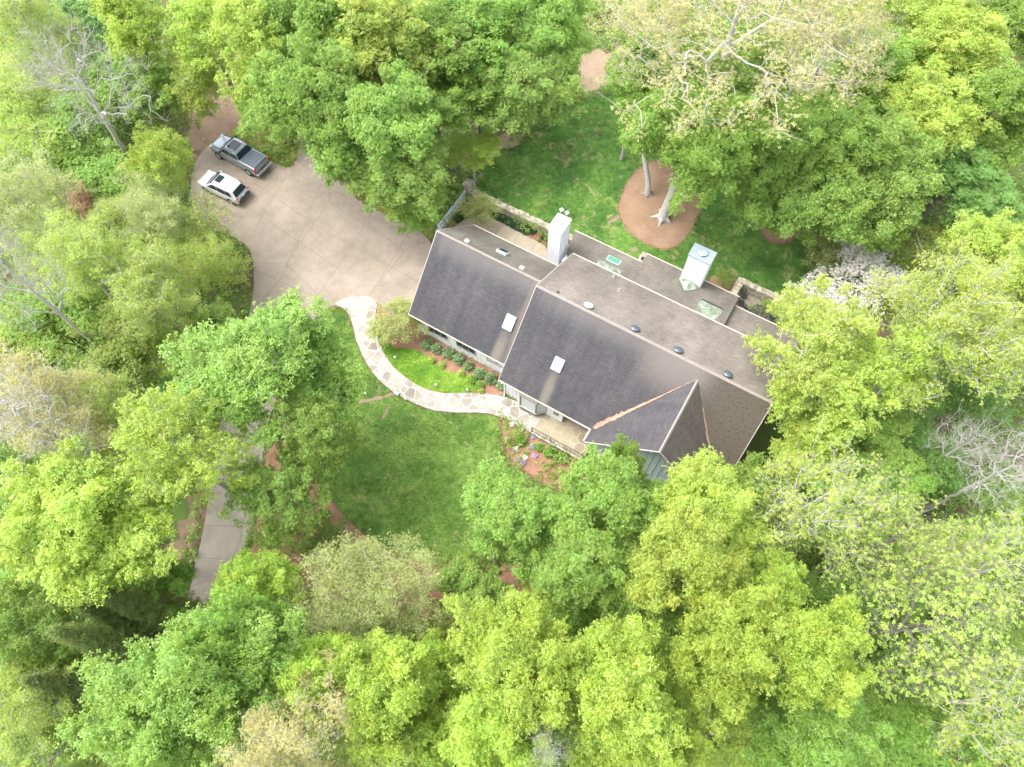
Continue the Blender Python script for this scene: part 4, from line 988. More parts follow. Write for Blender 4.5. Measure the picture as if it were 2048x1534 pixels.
for row in [
 # px, py, r, H, proto, leaf, label, group
 # --- left side
 (532, 738, 174, 16, 'dense3', 'bright', 'big round bright green maple between the flagstone path and the lane', G_MAPLE),
 (640, 872, 82, 15, 'open1', 'bright', 'bright green tree overhanging the front lawn edge, just below the big round maple', G_MAPLE),
 (560, 985, 100, 13, 'open1', 'bright', 'thin pale green tree reaching across the lane beside the front lawn', G_OPEN),
 (365, 905, 128, 19, 'open2', 'yellow', 'yellow green tree with white limbs left of the lane', G_OPEN),
 (175, 1050, 165, 18, 'dense1', 'yellow', 'wide yellow green maple left of the lane', G_MAPLE),
 (60, 1245, 115, 16, 'open1', 'bright', 'loose bright green tree at the left edge, below the wide yellow green maple', G_OPEN),
 (300, 1175, 85, 10, 'mid2', 'green', 'mid green tree close to the lane, above the dark cedars', G_MAPLE),
 (60, 1400, 120, 15, 'bud1', 'lime', 'sparse budding tree in the lower left corner', G_OPEN),
 (110, 1345, 90, 13, 'under1', 'olive', 'olive green understory tree left of the cedars', G_UND),
 (90, 1510, 110, 12, 'open2', 'bright', 'thin green tree at the very bottom left', G_OPEN),
 (250, 1480, 90, 9, 'under1', 'olive', 'low olive tree under the bottom edge, left of the big maple', G_UND),
 (385, 1400, 185, 20, 'dense1', 'bright', 'huge mid green maple at the bottom left beside the end of the lane', G_MAPLE),
 (470, 1290, 110, 18, 'dense3', 'bright', 'bright green crown touching the top of the huge bottom left maple', G_MAPLE),
 (505, 1185, 92, 12, 'dense3', 'yellow', 'rounded yellow green tree at the right side of the lane', G_MAPLE),
 (590, 1475, 150, 21, 'bud2', 'tan', 'pale yellow budding oak with white limbs at the bottom edge', G_OPEN),
 (650, 1370, 95, 17, 'dense3', 'yellow', 'yellow tree just above the pale budding oak', G_MAPLE),
 (760, 1400, 135, 18, 'dense2', 'yellow', 'golden yellow green tree at the bottom, right of the budding oak', G_MAPLE),
 (760, 1500, 90, 16, 'bud2', 'lime', 'sparse golden tree under the bottom edge below the golden yellow green one', G_OPEN),
 (690, 1200, 125, 13, 'fine1', 'pale', 'hazy pale grey green tree below the front lawn, left one of two', G_OPEN),
 (780, 1180, 115, 12, 'fine1', 'pale', 'hazy pale grey green tree below the front lawn, right one of two', G_OPEN),
 (655, 1085, 58, 3.6, 'shrub2', 'under', 'dark green bush in the mulch beside the front lawn', 'bushes in the mulch bed'),
 (565, 1070, 60, 4.5, 'shrub2', 'olive', 'brownish olive bush in the mulch near the lane', 'bushes in the mulch bed'),
 (945, 1185, 78, 9, 'mid1', 'bright', 'small vivid green tree below the tip of the front lawn', G_MAPLE),
 (1080, 1170, 55, 8, 'open1', 'yellow', 'small thin yellow green tree over brown mulch below the lawn', G_OPEN),
 (880, 1260, 70, 8, 'under1', 'olive', 'sparse low olive tree over brown leaf litter below the lawn', G_UND),
 (1040, 1330, 140, 19, 'dense1', 'yellow', 'large yellow green tree in the bottom centre, upper of two', G_MAPLE),
 (1000, 1440, 125, 18, 'dense2', 'yellow', 'large yellow green tree in the bottom centre, lower of two', G_MAPLE),
 (880, 1340, 70, 12, 'mid2', 'yellow', 'small yellow green tree between the golden tree and the large bottom centre tree', G_MAPLE),
 (1240, 1400, 145, 20, 'dense3', 'yellow', 'broad yellow green tree at the bottom, right of centre', G_MAPLE),
 (1300, 1500, 110, 18, 'dense2', 'yellow', 'yellow green tree cut by the bottom edge, right of centre', G_MAPLE),
 (1090, 1505, 62, 21, 'bare2', 'green', 'bare white crooked limbs poking out at the bottom edge', G_BARE),
 (890, 1500, 90, 14, 'open1', 'yellow', 'thin yellow tree at the bottom edge left of the bare white limbs', G_OPEN),
 # --- right of the lawn
 (1030, 1030, 108, 12, 'dense3', 'bright', 'mid green tree hanging over the right side of the front lawn', G_MAPLE),
 (985, 1090, 60, 9, 'open2', 'green', 'thin darker green tree with bare twigs at the lower tip of the lawn', G_OPEN),
 (1220, 1015, 122, 15, 'dense2', 'bright', 'vivid green tree in front of the gable wing', G_MAPLE),
 (1243, 940, 44, 14, 'mid1', 'bright', 'small vivid green crown covering the foot of the gable', G_MAPLE),
 (1180, 1150, 115, 14, 'dense3', 'bright', 'vivid green tree two crowns below the gable wing', G_MAPLE),
 (1150, 1250, 85, 10, 'under1', 'green', 'darker understory tree between the vivid green tree and the bottom centre', G_UND),
 (1410, 1025, 105, 16, 'dense1', 'lime', 'yellow green tree below the right corner of the gable wing', G_MAPLE),
 (1490, 990, 80, 12, 'mid2', 'bright', 'green tree beside the mossy end of the roof', G_MAPLE),
 (1370, 1140, 120, 19, 'dense2', 'lime', 'pale yellow green tree below the one at the gable corner', G_MAPLE),
 (1450, 1290, 120, 20, 'dense1', 'yellow', 'lime yellow tree in the lower right, left one of a pair', G_MAPLE),
 (1600, 1300, 130, 21, 'dense2', 'yellow', 'lime yellow tree in the lower right, right one of a pair', G_MAPLE),
 (1520, 1180, 100, 15, 'open1', 'yellow', 'thin yellow green tree above the lime yellow pair', G_OPEN),
 (1330, 1260, 95, 13, 'open2', 'bright', 'loose green tree left of the lime yellow pair', G_OPEN),
 (1620, 1480, 125, 14, 'dense3', 'bright', 'bright green tree at the bottom edge in the lower right', G_MAPLE),
 (1470, 1470, 90, 10, 'open1', 'lime', 'low open tree over brown leaf litter at the bottom edge', G_OPEN),
 (1790, 1480, 100, 10, 'under1', 'green', 'dark green low tree at the bottom edge, right side', G_UND),
 (1640, 1010, 145, 19, 'star1', 'lime', 'sparse white limbed tree with star tufts, nearest to the mossy roof end', G_OPEN),
 (1770, 1080, 130, 18, 'star2', 'lime', 'sparse tree with star tufts, second from the mossy roof end', G_OPEN),
 (1560, 1060, 80, 13, 'star2', 'lime', 'small sparse tree with star tufts behind the green tree at the roof end', G_OPEN),
 (1850, 1240, 195, 16, 'star2', 'lime', 'very large sparse grey limbed tree filling the lower right', G_OPEN),
 (2000, 1130, 140, 15, 'star1', 'lime', 'large sparse white limbed tree at the right edge below the bare pink tree', G_OPEN),
 (1960, 1400, 150, 14, 'star1', 'lime', 'large sparse white limbed tree in the lower right corner', G_OPEN),
 (1850, 1370, 110, 8, 'under1', 'bright', 'light green undergrowth tree beneath the sparse trees of the lower right', G_UND),
 (1960, 1270, 100, 7, 'under1', 'green', 'green undergrowth tree beneath the sparse trees at the right edge', G_UND),
 (1700, 1200, 90, 7, 'under1', 'green', 'dark undergrowth tree beneath the very large sparse tree', G_UND),
 (1690, 1030, 100, 9, 'mid2', 'bright', 'green tree under the sparse star tufted trees near the roof end', G_MAPLE),
 (1800, 1160, 90, 7, 'under1', 'bright', 'green low tree seen through the star tufted crowns', G_UND),
 (2010, 940, 105, 15, 'bare1', 'green', 'bare pinkish grey tree at the right edge', G_BARE),
 (1930, 890, 75, 13, 'bare1', 'green', 'smaller bare grey tree left of the bare one at the right edge', G_BARE),
 (1850, 900, 85, 8, 'under1', 'deep', 'dark bluish green understory tree left of the bare trees', G_UND),
 (1740, 880, 90, 9, 'mid1', 'bright', 'yellowish green understory tree right of the mossy roof end', G_UND),
 (1610, 880, 90, 10, 'dense3', 'lime', 'bright tree along the mossy end of the roof', G_MAPLE),
 (1930, 790, 80, 9, 'under1', 'deep', 'dark green understory tree below the large white limbed right hand tree', G_UND),
 (1620, 695, 132, 16, 'open2', 'lime', 'lime tree with white branches reaching over the back roof', G_OPEN),
 (1650, 800, 105, 14, 'open1', 'lime', 'lime tree right of the roof, just below the one reaching over it', G_OPEN),
 (1900, 665, 160, 20, 'bud2', 'lime', 'big yellow green tree with long white limbs at the right side', G_OPEN),
 (1800, 730, 100, 16, 'open2', 'yellow', 'yellow green tree between the roof and the long white limbed tree', G_OPEN),
 (2010, 620, 100, 18, 'open1', 'lime', 'lime tree at the right edge beside the long white limbed tree', G_OPEN),
 (1960, 520, 95, 13, 'dense3', 'lime', 'bright lime crown at the right edge above the long white limbed tree', G_MAPLE),
 (1728, 550, 90, 4.5, 'blossom', 'white', 'white blossoming dogwood at the far end of the back lawn', 'blossoming dogwoods'),
 (1640, 600, 66, 4.0, 'blossom', 'white', 'white blossoming dogwood beside the iron furniture patio, partly hidden by lime leaves', 'blossoming dogwoods'),
 (1650, 500, 55, 4.0, 'shrub2', 'pale', 'pale budding dogwood beside the small mulch ring', 'blossoming dogwoods'),
 (1860, 500, 70, 6, 'under1', 'olive', 'olive brown understory tree right of the white dogwood', G_UND),
 # --- top right
 (1900, 360, 115, 10, 'dense3', 'deep', 'bluish green tree with flat sprays in the woods at the right', G_MAPLE),
 (1980, 440, 80, 9, 'mid2', 'deep', 'bluish green smaller tree at the right edge', G_MAPLE),
 (1770, 400, 110, 12, 'mid1', 'green', 'green tree between the small mulch ring and the bluish green tree', G_MAPLE),
 (1650, 400, 110, 12, 'mid2', 'green', 'green tree standing over the small mulch ring', G_MAPLE),
 (1540, 375, 88, 11, 'mid1', 'green', 'grey green tree overhanging the back lawn, right of the big mulch ring', G_MAPLE),
 (1700, 300, 125, 15, 'dense2', 'bright', 'green tree right of the tan oak, lower one', G_MAPLE),
 (1590, 290, 115, 15, 'dense3', 'green', 'green tree below the right part of the tan oak', G_MAPLE),
 (1440, 290, 115, 16, 'dense1', 'bright', 'green tree directly above the big mulch ring', G_MAPLE),
 (1330, 255, 92, 14, 'dense3', 'bright', 'green tree left above the big mulch ring', G_MAPLE),
 (1450, 180, 125, 15, 'dense2', 'green', 'dark green tree under the middle of the tan oak', G_MAPLE),
 (1275, 160, 80, 12, 'mid1', 'green', 'green tree under the left part of the tan oak', G_MAPLE),
 (1840, 230, 120, 14, 'dense1', 'lime', 'pale green tree in the upper right woods', G_MAPLE),
 (1980, 220, 110, 14, 'dense3', 'bright', 'bright green tree at the upper right edge', G_MAPLE),
 (1730, 140, 115, 14, 'dense2', 'bright', 'green tree right of the tan oak, upper one', G_MAPLE),
 (1900, 90, 115, 15, 'dense1', 'lime', 'pale lime tree near the top right corner', G_MAPLE),
 (2020, 60, 90, 13, 'mid2', 'bright', 'green tree in the top right corner', G_MAPLE),
 (1780, 30, 110, 15, 'open2', 'lime', 'thin lime tree at the top edge right of the tan oak', G_OPEN),
 # --- top middle
 (1080, 55, 115, 13, 'dense1', 'green', 'dark green tree at the top edge left of the tan oak', G_MAPLE),
 (960, 60, 115, 14, 'dense2', 'green', 'green tree at the top edge above the back lawn', G_MAPLE),
 (1050, 190, 105, 10, 'dense3', 'bright', 'green tree beside the bare dirt patch of the back lawn', G_MAPLE),
 (955, 170, 105, 11, 'dense1', 'green', 'darker green tree in the row behind the back lawn', G_MAPLE),
 (850, 90, 120, 15, 'dense1', 'bright', 'green tree at the top edge, middle of the row', G_MAPLE),
 (860, 230, 95, 11, 'dense2', 'bright', 'green tree left of the back lawn', G_MAPLE),
 (745, 110, 125, 17, 'dense3', 'lime', 'tall pale green tree at the top edge right of the drive spur', G_MAPLE),
 (760, 250, 125, 16, 'dense2', 'bright', 'tall bright green tree in the clump right of the drive', G_MAPLE),
 (800, 350, 98, 12, 'dense1', 'bright', 'bright green tree hanging over the drive near the garage', G_MAPLE),
 (835, 415, 55, 7, 'mid1', 'bright', 'lowest vivid green crown beside the picket fence', G_MAPLE),
 (945, 305, 60, 5.5, 'open2', 'yellow', 'small sparse yellow tree over bare dirt behind the stone pier', G_OPEN),
 (640, 60, 125, 19, 'dense2', 'bright', 'tall green tree at the top edge above the drive spur', G_MAPLE),
 (620, 180, 118, 17, 'dense1', 'bright', 'tall green tree overhanging the mossy verge by the truck', G_MAPLE),
 (665, 280, 78, 14, 'dense3', 'bright', 'green crown hanging over the drive spur', G_MAPLE),
 (520, 90, 105, 18, 'dense3', 'lime', 'tall pale green tree above the mossy verge', G_MAPLE),
 (545, 200, 75, 14, 'open1', 'bright', 'thin green tree over the mossy verge', G_OPEN),
 # --- top left
 (420, 70, 95, 15, 'open1', 'yellow', 'sparse yellow green tree above the brown leaf litter by the truck', G_OPEN),
 (390, 160, 70, 11, 'open2', 'lime', 'thin olive tree over the brown leaf litter by the truck', G_OPEN),
 (310, 190, 75, 10, 'mid1', 'green', 'deep green tree between the leafless tree and the truck', G_UND),
 (260, 50, 78, 16, 'dense3', 'lime', 'pale yellow tree top at the upper left, right of the utility pole', G_MAPLE),
 (160, 50, 70, 9, 'mid2', 'deep', 'dark green tree left of the utility pole', G_UND),
 (60, 40, 85, 14, 'bud1', 'lime', 'budding grey branched tree in the top left corner', G_OPEN),
 (30, 180, 115, 11, 'fine1', 'lime', 'soft yellow green tree at the upper left edge, upper of two', G_OPEN),
 (40, 290, 115, 10, 'fine1', 'yellow', 'soft yellow green tree at the upper left edge, lower of two', G_OPEN),
 (150, 250, 100, 9, 'under1', 'bright', 'green tree beneath the leafless white tree', G_UND),
 (165, 165, 125, 22, 'bare1', 'green', 'tall leafless white tree in the upper left', G_BARE),
 (130, 350, 95, 8, 'under1', 'under', 'dark green understory tree left of the parked car, upper of two', G_UND),
 (220, 360, 90, 8, 'under1', 'green', 'dark green understory tree left of the parked car, lower of two', G_UND),
 (345, 235, 55, 7, 'shrub2', 'pale', 'grey green shrub tree above the parked vehicles', G_UND),
 (318, 318, 66, 13, 'open1', 'lime', 'bright lime tree with long branches beside the parked vehicles', G_OPEN),
 (405, 440, 62, 9, 'star2', 'lime', 'thin tufted tree spreading over the drive edge by the parked car', G_OPEN),
 (325, 430, 88, 11, 'bud1', 'pale', 'many stemmed twiggy tree at the left edge of the drive', G_OPEN),
 (400, 525, 85, 9, 'fine1', 'lime', 'fine leaved bushy tree bordering the drive above the big round maple', G_OPEN),
 (175, 410, 48, 8, 'blossom', 'pink', 'small redbud with pinkish blossoms in the left woods', G_UND),
 (60, 420, 105, 17, 'bud2', 'pale', 'pale budding tree with white limbs at the left edge, above the bare one', G_OPEN),
 (45, 560, 98, 22, 'bare2', 'green', 'bare crooked white tree at the left edge', G_BARE),
 (200, 520, 115, 16, 'bud1', 'lime', 'tall grey trunked budding tree in the left woods', G_OPEN),
 (300, 590, 105, 14, 'bud2', 'lime', 'yellow green budding tree left of the big round maple', G_OPEN),
 (120, 660, 120, 11, 'under1', 'bright', 'yellowish green tree in the left woods, centre height', G_UND),
 (250, 690, 105, 10, 'under1', 'olive', 'olive green tree in the left woods, beside the big round maple', G_UND),
 (80, 850, 145, 20, 'bare2', 'green', 'bare white spreading tree at the left edge, lower one', G_BARE),
 (110, 820, 125, 18, 'bud2', 'tan', 'spreading oak with yellow buds and white limbs at the left edge', G_OPEN),
 (240, 850, 95, 14, 'bud2', 'lime', 'thin budding tree between the yellow budded oak and the lane', G_OPEN),
 (330, 800, 60, 6, 'under1', 'deep', 'dark green understory tree above the yellow green tree by the lane', G_UND),
 (20, 960, 90, 9, 'under1', 'green', 'green low tree at the left edge under the spreading oak', G_UND),
 (430, 660, 60, 8, 'mid2', 'green', 'green tree half hidden at the left of the big round maple', G_UND),
 (150, 600, 90, 9, 'mid1', 'yellow', 'yellow green low tree under the bare white limbs of the left woods', G_UND),
 (40, 700, 100, 10, 'mid2', 'lime', 'lime low tree at the left edge, between the two bare white trees', G_UND),
 (330, 690, 80, 9, 'fine1', 'lime', 'fine leaved lime tree touching the left of the big round maple', G_UND),
 (100, 470, 95, 8, 'fine1', 'lime', 'fine leaved yellow green tree below the redbud', G_UND),
 (260, 440, 85, 8, 'fine1', 'lime', 'fine leaved yellow green tree between the redbud and the many stemmed tree', G_UND),
 (200, 760, 85, 8, 'mid1', 'bright', 'green low tree above the spreading yellow budded oak', G_UND),
 (60, 1130, 100, 9, 'mid2', 'bright', 'green low tree at the left edge beside the wide yellow green maple', G_UND),
 (200, 1420, 90, 9, 'fine1', 'lime', 'fine leaved lime tree left of the huge bottom left maple', G_UND),
 (40, 1330, 80, 8, 'mid1', 'bright', 'green low tree at the left edge below the loose bright one', G_UND),
 (1560, 1400, 90, 9, 'mid1', 'bright', 'green low tree between the lime yellow pair and the bottom edge', G_UND),
 (1700, 1400, 90, 9, 'mid2', 'bright', 'green low tree right of the lime yellow pair', G_UND),
 (1990, 1480, 100, 9, 'mid1', 'bright', 'green low tree in the bottom right corner', G_UND),
 (1900, 1130, 90, 8, 'fine1', 'lime', 'fine leaved green tree under the right hand star tufted crowns', G_UND),
 (1990, 1040, 80, 8, 'under1', 'green', 'dull green low tree below the bare pinkish tree', G_UND),
 (1780, 970, 90, 8, 'mid2', 'bright', 'green low tree behind the two star tufted trees at the roof end', G_UND),
 (2000, 720, 90, 9, 'mid1', 'bright', 'green low tree at the right edge under the long white limbs', G_UND),
 (1900, 1330, 90, 7, 'fine1', 'bright', 'fine leaved green tree in the middle of the sparse lower right woods', G_UND),
 (1140, 1400, 80, 9, 'mid2', 'bright', 'green tree filling the gap between the bottom centre and right of centre crowns', G_UND),
 (1330, 1370, 90, 12, 'mid1', 'yellow', 'yellow green tree filling the gap left of the lime yellow pair', G_UND),
 (860, 1440, 80, 12, 'mid1', 'yellow', 'yellow tree filling the gap between the golden and the bottom centre crowns', G_UND),
 (110, 110, 80, 9, 'fine1', 'lime', 'fine leaved tree under the budding top left corner tree', G_UND),
 (210, 150, 70, 8, 'mid2', 'green', 'green low tree just below the transformer of the utility pole', G_UND),
 # --- courtyard and garden
 (960, 418, 40, 3.6, 'shrub2', 'straw', 'small multi stemmed straw green tree on the courtyard walk', 'small garden trees'),
 (797, 640, 60, 3.2, 'shrub1', 'straw', 'tall straw coloured bamboo like shrub at the garage corner', 'garden shrubs'),
 (1450, 556, 22, 1.8, 'shrub2', 'bright', 'small green shrub in the mulch behind the right hand chimney', 'garden shrubs'),
 (650, 1028, 12, .8, 'shrub1', 'ivy', 'small dark rosette plant at the lawn edge', 'garden shrubs'),
]:
    tree(*row)
# the catkin oak with its two visible trunks standing in the big mulch ring
def oak_at(bx, by, px, py, rpx, H, label, key='oak', leaf='tan', tr=1.0):
    tm, cm, R_, H0, zc0 = PROTO[key]; zc = zc0 * H / H0
    X, Y = P(bx, by, 0); x, y = P(px, py, zc); r = rpx * mpp(px, py, zc)
    o = empty('tree', (X, Y, 0)); s = r / R_; o.scale = (s, s, H / H0); tag(o, label, 'tree', G_OPEN)
    c_ = bpy.data.objects.new('crown', cm); col.objects.link(c_); c_.parent = o; c_.location = ((x - X) / s, (y - Y) / s, 0)
    c_.material_slots[0].link = 'OBJECT'; c_.material_slots[0].material = LEAF[leaf]
    t = bpy.data.objects.new('limbs', tm); col.objects.link(t); t.parent = c_
    d = Vector(((x - X), (y - Y), zc * .62)); m = MB()
    pts = [(0, 0, -.1), (0, 0, .25), (d.x * .05, d.y * .05, 1.2), (d.x * .35, d.y * .35, d.z * .4), (d.x * .7, d.y * .7, d.z * .72), (d.x, d.y, d.z * 1.0)]
    m.tube([(p[0] / s, p[1] / s, p[2] * H0 / H) for p in pts], [q * tr / s for q in (.62, .50, .40, .34, .28, .22)], 12)
    for k in range(5):
        a = k * 1.257 + .5; m.tube([(.2 * math.cos(a) / s * tr, .2 * math.sin(a) / s * tr, .45), (.6 * math.cos(a) / s * tr, .6 * math.sin(a) / s * tr, .12), (1.15 * math.cos(a) / s * tr, 1.15 * math.sin(a) / s * tr, -.05)], [.2 * tr, .14 * tr, .04], 7)
    m.build('trunk', BARK['white'], o, smooth=True); return o
oak_at(1325, 436, 1480, 15, 320, 24, 'great oak with tan catkins and long white limbs, rooted in the big mulch ring')
oak_at(1295, 388, 1290, 70, 120, 18, 'slimmer tan oak behind the great oak, its trunk also in the big mulch ring', tr=.6)
oak_at(1560, 440, 1660, 90, 150, 19, 'tan oak rooted in the small mulch ring', tr=.55)
# cedars
for (px, py, r, H, label) in ((295, 1215, 55, 14, 'dark feathery cedar nearest the lane'), (235, 1285, 62, 15, 'dark feathery cedar in the middle of the row'),
                              (185, 1370, 62, 14, 'grey green feathery cedar beside the huge bottom left maple'), (265, 1240, 48, 13, 'short cedar tucked between the two upper cedars')):
    tree(px, py, r, H, 'cedar', 'cedar', label, 'cedars beside the lane', name='cedar_tree', cat='cedar')
# rows of garden shrubs
def small_plant(key, R_, Hh, n, size, k, seed, spread=.5, up=.6, width=.5):
    rs = np.random.default_rng(seed); d = unit(rs.normal(size=(n, 3))); d[:, 2] = np.abs(d[:, 2])
    C = d * (rs.random(n) ** .35)[:, None] * np.array([R_, R_, Hh * .85]) + [0, 0, Hh * .1]
    V, r = sprigs(C, size, k, up, rs, width); return quads_mesh(key, V, r, LEAF['shrub'])
SH = [small_plant('foliage_a', .46, .75, 130, .20, 5, 31, width=.32), small_plant('foliage_b', .42, .8, 110, .21, 5, 32, width=.34)]
FL = {}
def plant(px, py, mesh, leaf, label, s=1.0, cat='shrub', group='garden shrubs', name='shrub', z=0, rz=None):
    x, y = P(px, py, z + .3); o = bpy.data.objects.new(name, mesh); col.objects.link(o)
    o.location = (x, y, z); o.scale = (s, s, s); o.rotation_euler = (0, 0, random.uniform(0, 6) if rz is None else rz)
    o.material_slots[0].link = 'OBJECT'; o.material_slots[0].material = LEAF[leaf]; tag(o, label, cat, group); return o
ORD = ['first', 'second', 'third', 'fourth', 'fifth', 'sixth', 'seventh', 'last']
for i, (px, py, s) in enumerate(((854, 688, .95), (872, 697, .95), (897, 706, .98), (917, 718, 1.0), (937, 731, .85), (959, 746, 1.0), (981, 757, 1.0), (1004, 770, .95))):
    plant(px, py, SH[i % 2], 'shrub', 'dark green rounded evergreen, %s of eight in the row along the garage wall' % ORD[i], s, group='evergreen shrubs along the garage wall')
for px, py, lf, s, lab in ((945, 757, 'bright', .8, 'light green perennial clump left of the sixth evergreen'), (960, 768, 'bright', .75, 'light green perennial clump between the garden lawn and the row of evergreens'),
                           (962, 780, 'lime', .55, 'light green clump near the flagstone path by the house corner'), (884, 728, 'lime', .6, 'yellow green clump below the third evergreen'), (864, 718, 'lime', .6, 'yellow green clump below the second evergreen'), (922, 745, 'lime', .6, 'yellow green clump below the fourth evergreen')):
    plant(px, py, SH[1], lf, lab, s, cat='plant', group='perennial clumps')
plant(1041, 879, SH[0], 'bright', 'round vivid green bush in the flower bed below the terrace', 1.0)
plant(1078, 893, SH[1], 'green', 'smaller round green bush right of the vivid one in the flower bed', .78)
plant(1100, 903, SH[0], 'bright', 'spiky green bush against the terrace wall, left one', .95)
plant(1125, 915, SH[1], 'green', 'spiky green bush against the terrace wall, right one', 1.0)
FLW = small_plant('flower_heads', .19, .36, 26, .075, 4, 41, width=.8)
for i, (px, py, lf, lab) in enumerate(((1024, 847, 'white', 'white flower clump nearest the path in the terrace bed'), (1042, 857, 'white', 'white flower clump by the terrace steps'), (1030, 863, 'pale', 'pale hosta clump left of the vivid green bush'),
        (1015, 876, 'white', 'white flower clump at the lawn edge of the terrace bed'), (1024, 886, 'pink', 'pink flower clump below the lawn edge white one'), (1031, 896, 'white', 'white flower clump below the vivid green bush'),
        (1064, 892, 'violet', 'lilac flower clump between the two round bushes'), (1067, 871, 'violet', 'violet flower clump at the end of the terrace railing'), (1069, 910, 'violet', 'violet flower clump at the lower right of the terrace bed'),
        (1036, 916, 'violet', 'pale violet flower clump at the bottom of the terrace bed, left one'), (1051, 914, 'white', 'white flower clump at the bottom of the terrace bed'), (1047, 924, 'violet', 'pale violet flower clump at the bottom of the terrace bed, right one'),
        (1024, 903, 'pink', 'tiny pink flower clump at the left rim of the terrace bed'), (1053, 905, 'green', 'green leafy clump in the middle of the terrace bed'))):
    plant(px, py, FLW, lf, lab, 1.0, cat='flowers', group='flower clumps in the terrace bed', name='flower_clump')
# lawn things
bx = MB(); bx.box(0, 0, .09, .42, .32, .18, 0, .92); bx.box(0, 0, .19, .36, .26, .02)
o = bx.build('utility_box', M['box'], bevel=.02); X, Y = P(794, 788); o.location = (X, Y, .01); o.rotation_euler = (0, 0, -.5); tag(o, 'small square pale green box set in the lawn at the flagstone path edge', 'box')
def path_light(px, py, label):
    X, Y = P(px, py); r = empty('path_light', (X, Y, .01)); tag(r, label, 'light', 'path lights')
    p = MB(); p.lathe((0, 0, 0), [(.02, 0), (.02, .38)], 8); p.build('post', M['metalw'], r)
    p = MB(); p.lathe((0, 0, .38), [(.10, 0), (.09, .03), (.03, .08), (0, .09)], 14); p.build('shade', M['metalw'], r)
for px, py, lb in ((812, 801, 'small white path light right of the green box'), (732, 790, 'small white path light by the worn strip of lawn'), (872, 773, 'small white path light on the garden lawn edge'), (935, 783, 'small white path light at the right end of the garden lawn'), (791, 718, 'small white path light at the upper end of the garden lawn')):
    path_light(px, py, lb)
for (px, py, lb) in ((1123, 421, 'left pale garden lantern behind the left chimney'), (1134, 427, 'right pale garden lantern behind the left chimney')):
    X, Y = P(px, py, 1.2); r = empty('garden_lantern', (X, Y, 0)); tag(r, lb, 'lantern', 'garden lanterns')
    p = MB(); p.lathe((0, 0, 0), [(.03, 0), (.03, 1.1)], 8); p.build('post', M['dark_metal'], r)
    p = MB(); p.box(0, 0, 1.2, .26, .26, .2, .5, 1.15); p.box(0, 0, 1.32, .32, .32, .03, .5); p.build('shade', M['metalw'], r)
x_, y_ = P(947, 371, .6); uo = MB(); uo.lathe((0, 0, 0), [(.14, 0), (.16, .05), (.08, .2), (.2, .5), (.17, .8), (.1, .95), (0, 1.0)], 16); o = uo.build('stone_urn', M['trim']); o.location = (x_, y_, 0); tag(o, 'slim pale stone urn beside the gate pier', 'urn')
# utility pole
X, Y = P(172, 14, 6.0); up = empty('utility_pole', (X, Y, 0)); tag(up, 'grey wooden utility pole with a pale transformer in the upper left woods', 'pole')
p = MB(); p.tube([(0, 0, 0), (0, 0, 6.3)], [.16, .12], 10); p.build('pole', M['wood'], up)
p = MB(); p.lathe((.3, -.25, 3.6), [(.22, 0), (.24, .05), (.24, .85), (.2, .92), (0, .95)], 18); tf = p.build('transformer', M['porcel'], up)
p = MB(); p.box(.14, -.12, 4.1, .2, .08, .3); p.lathe((.3, -.25, 4.55), [(.04, 0), (.06, .1), (.03, .2), (0, .22)], 8); p.build('bracket', M['dark_metal'], tf)
p = MB(); p.box(0, 0, 5.9, 1.2, .1, .12, .4); p.build('crossarm', M['wood'], up)
def cable(p0, p1, sag, label):
    m = MB(); p0, p1 = Vector(p0), Vector(p1)
    m.tube([p0.lerp(p1, i / 16) - Vector((0, 0, sag * 4 * (i / 16) * (1 - i / 16))) for i in range(17)], .022, 5)
    o = m.build('power_line', M['wire']); tag(o, label, 'cable', 'power lines')
cable((X, Y, 6.1), (X - 20, Y + 22, 9), .6, 'pale power line running from the utility pole to the top left, upper wire')
cable((X, Y, 5.2), (X - 22, Y + 20, 8), .8, 'pale power line running from the utility pole to the top left, lower wire')
cable((X, Y, 5.0), (-33, 47, 4.5), .9, 'thin service wire running from the utility pole towards the drive')

# ------------------------------------------------------------------ undergrowth, ivy, grass blades: nobody could count these
keep = [smooth_poly([P(*q) for q in poly], 1) for poly in (DRIVE, FLAG, LAWN, MULCH1, BACK, WALK, [(880, 470), (1120, 500), (1700, 700), (1560, 900), (1400, 960), (1120, 940), (1000, 800), (800, 640)], [(1120, 180), (1150, 130), (1180, 95), (1240, 105), (1250, 150), (1200, 178), (1160, 195)], [(690, 320), (860, 420), (880, 490), (697, 396)])]
def free(X, Y):
    m = np.ones(len(X), bool)
    for k in keep: m &= ~inpoly(k, X, Y)
    return m
def fract(X, Y, s, seed):
    rs = np.random.default_rng(seed); f = np.zeros(len(X))
    for o in range(4):
        for _ in range(3):
            a = rs.random() * 6.28; k = s * 2 ** o * rs.uniform(.7, 1.3); f += np.sin((X * math.cos(a) + Y * math.sin(a)) * k + rs.random() * 6.28) / (3 * 1.5 ** o)
    return f
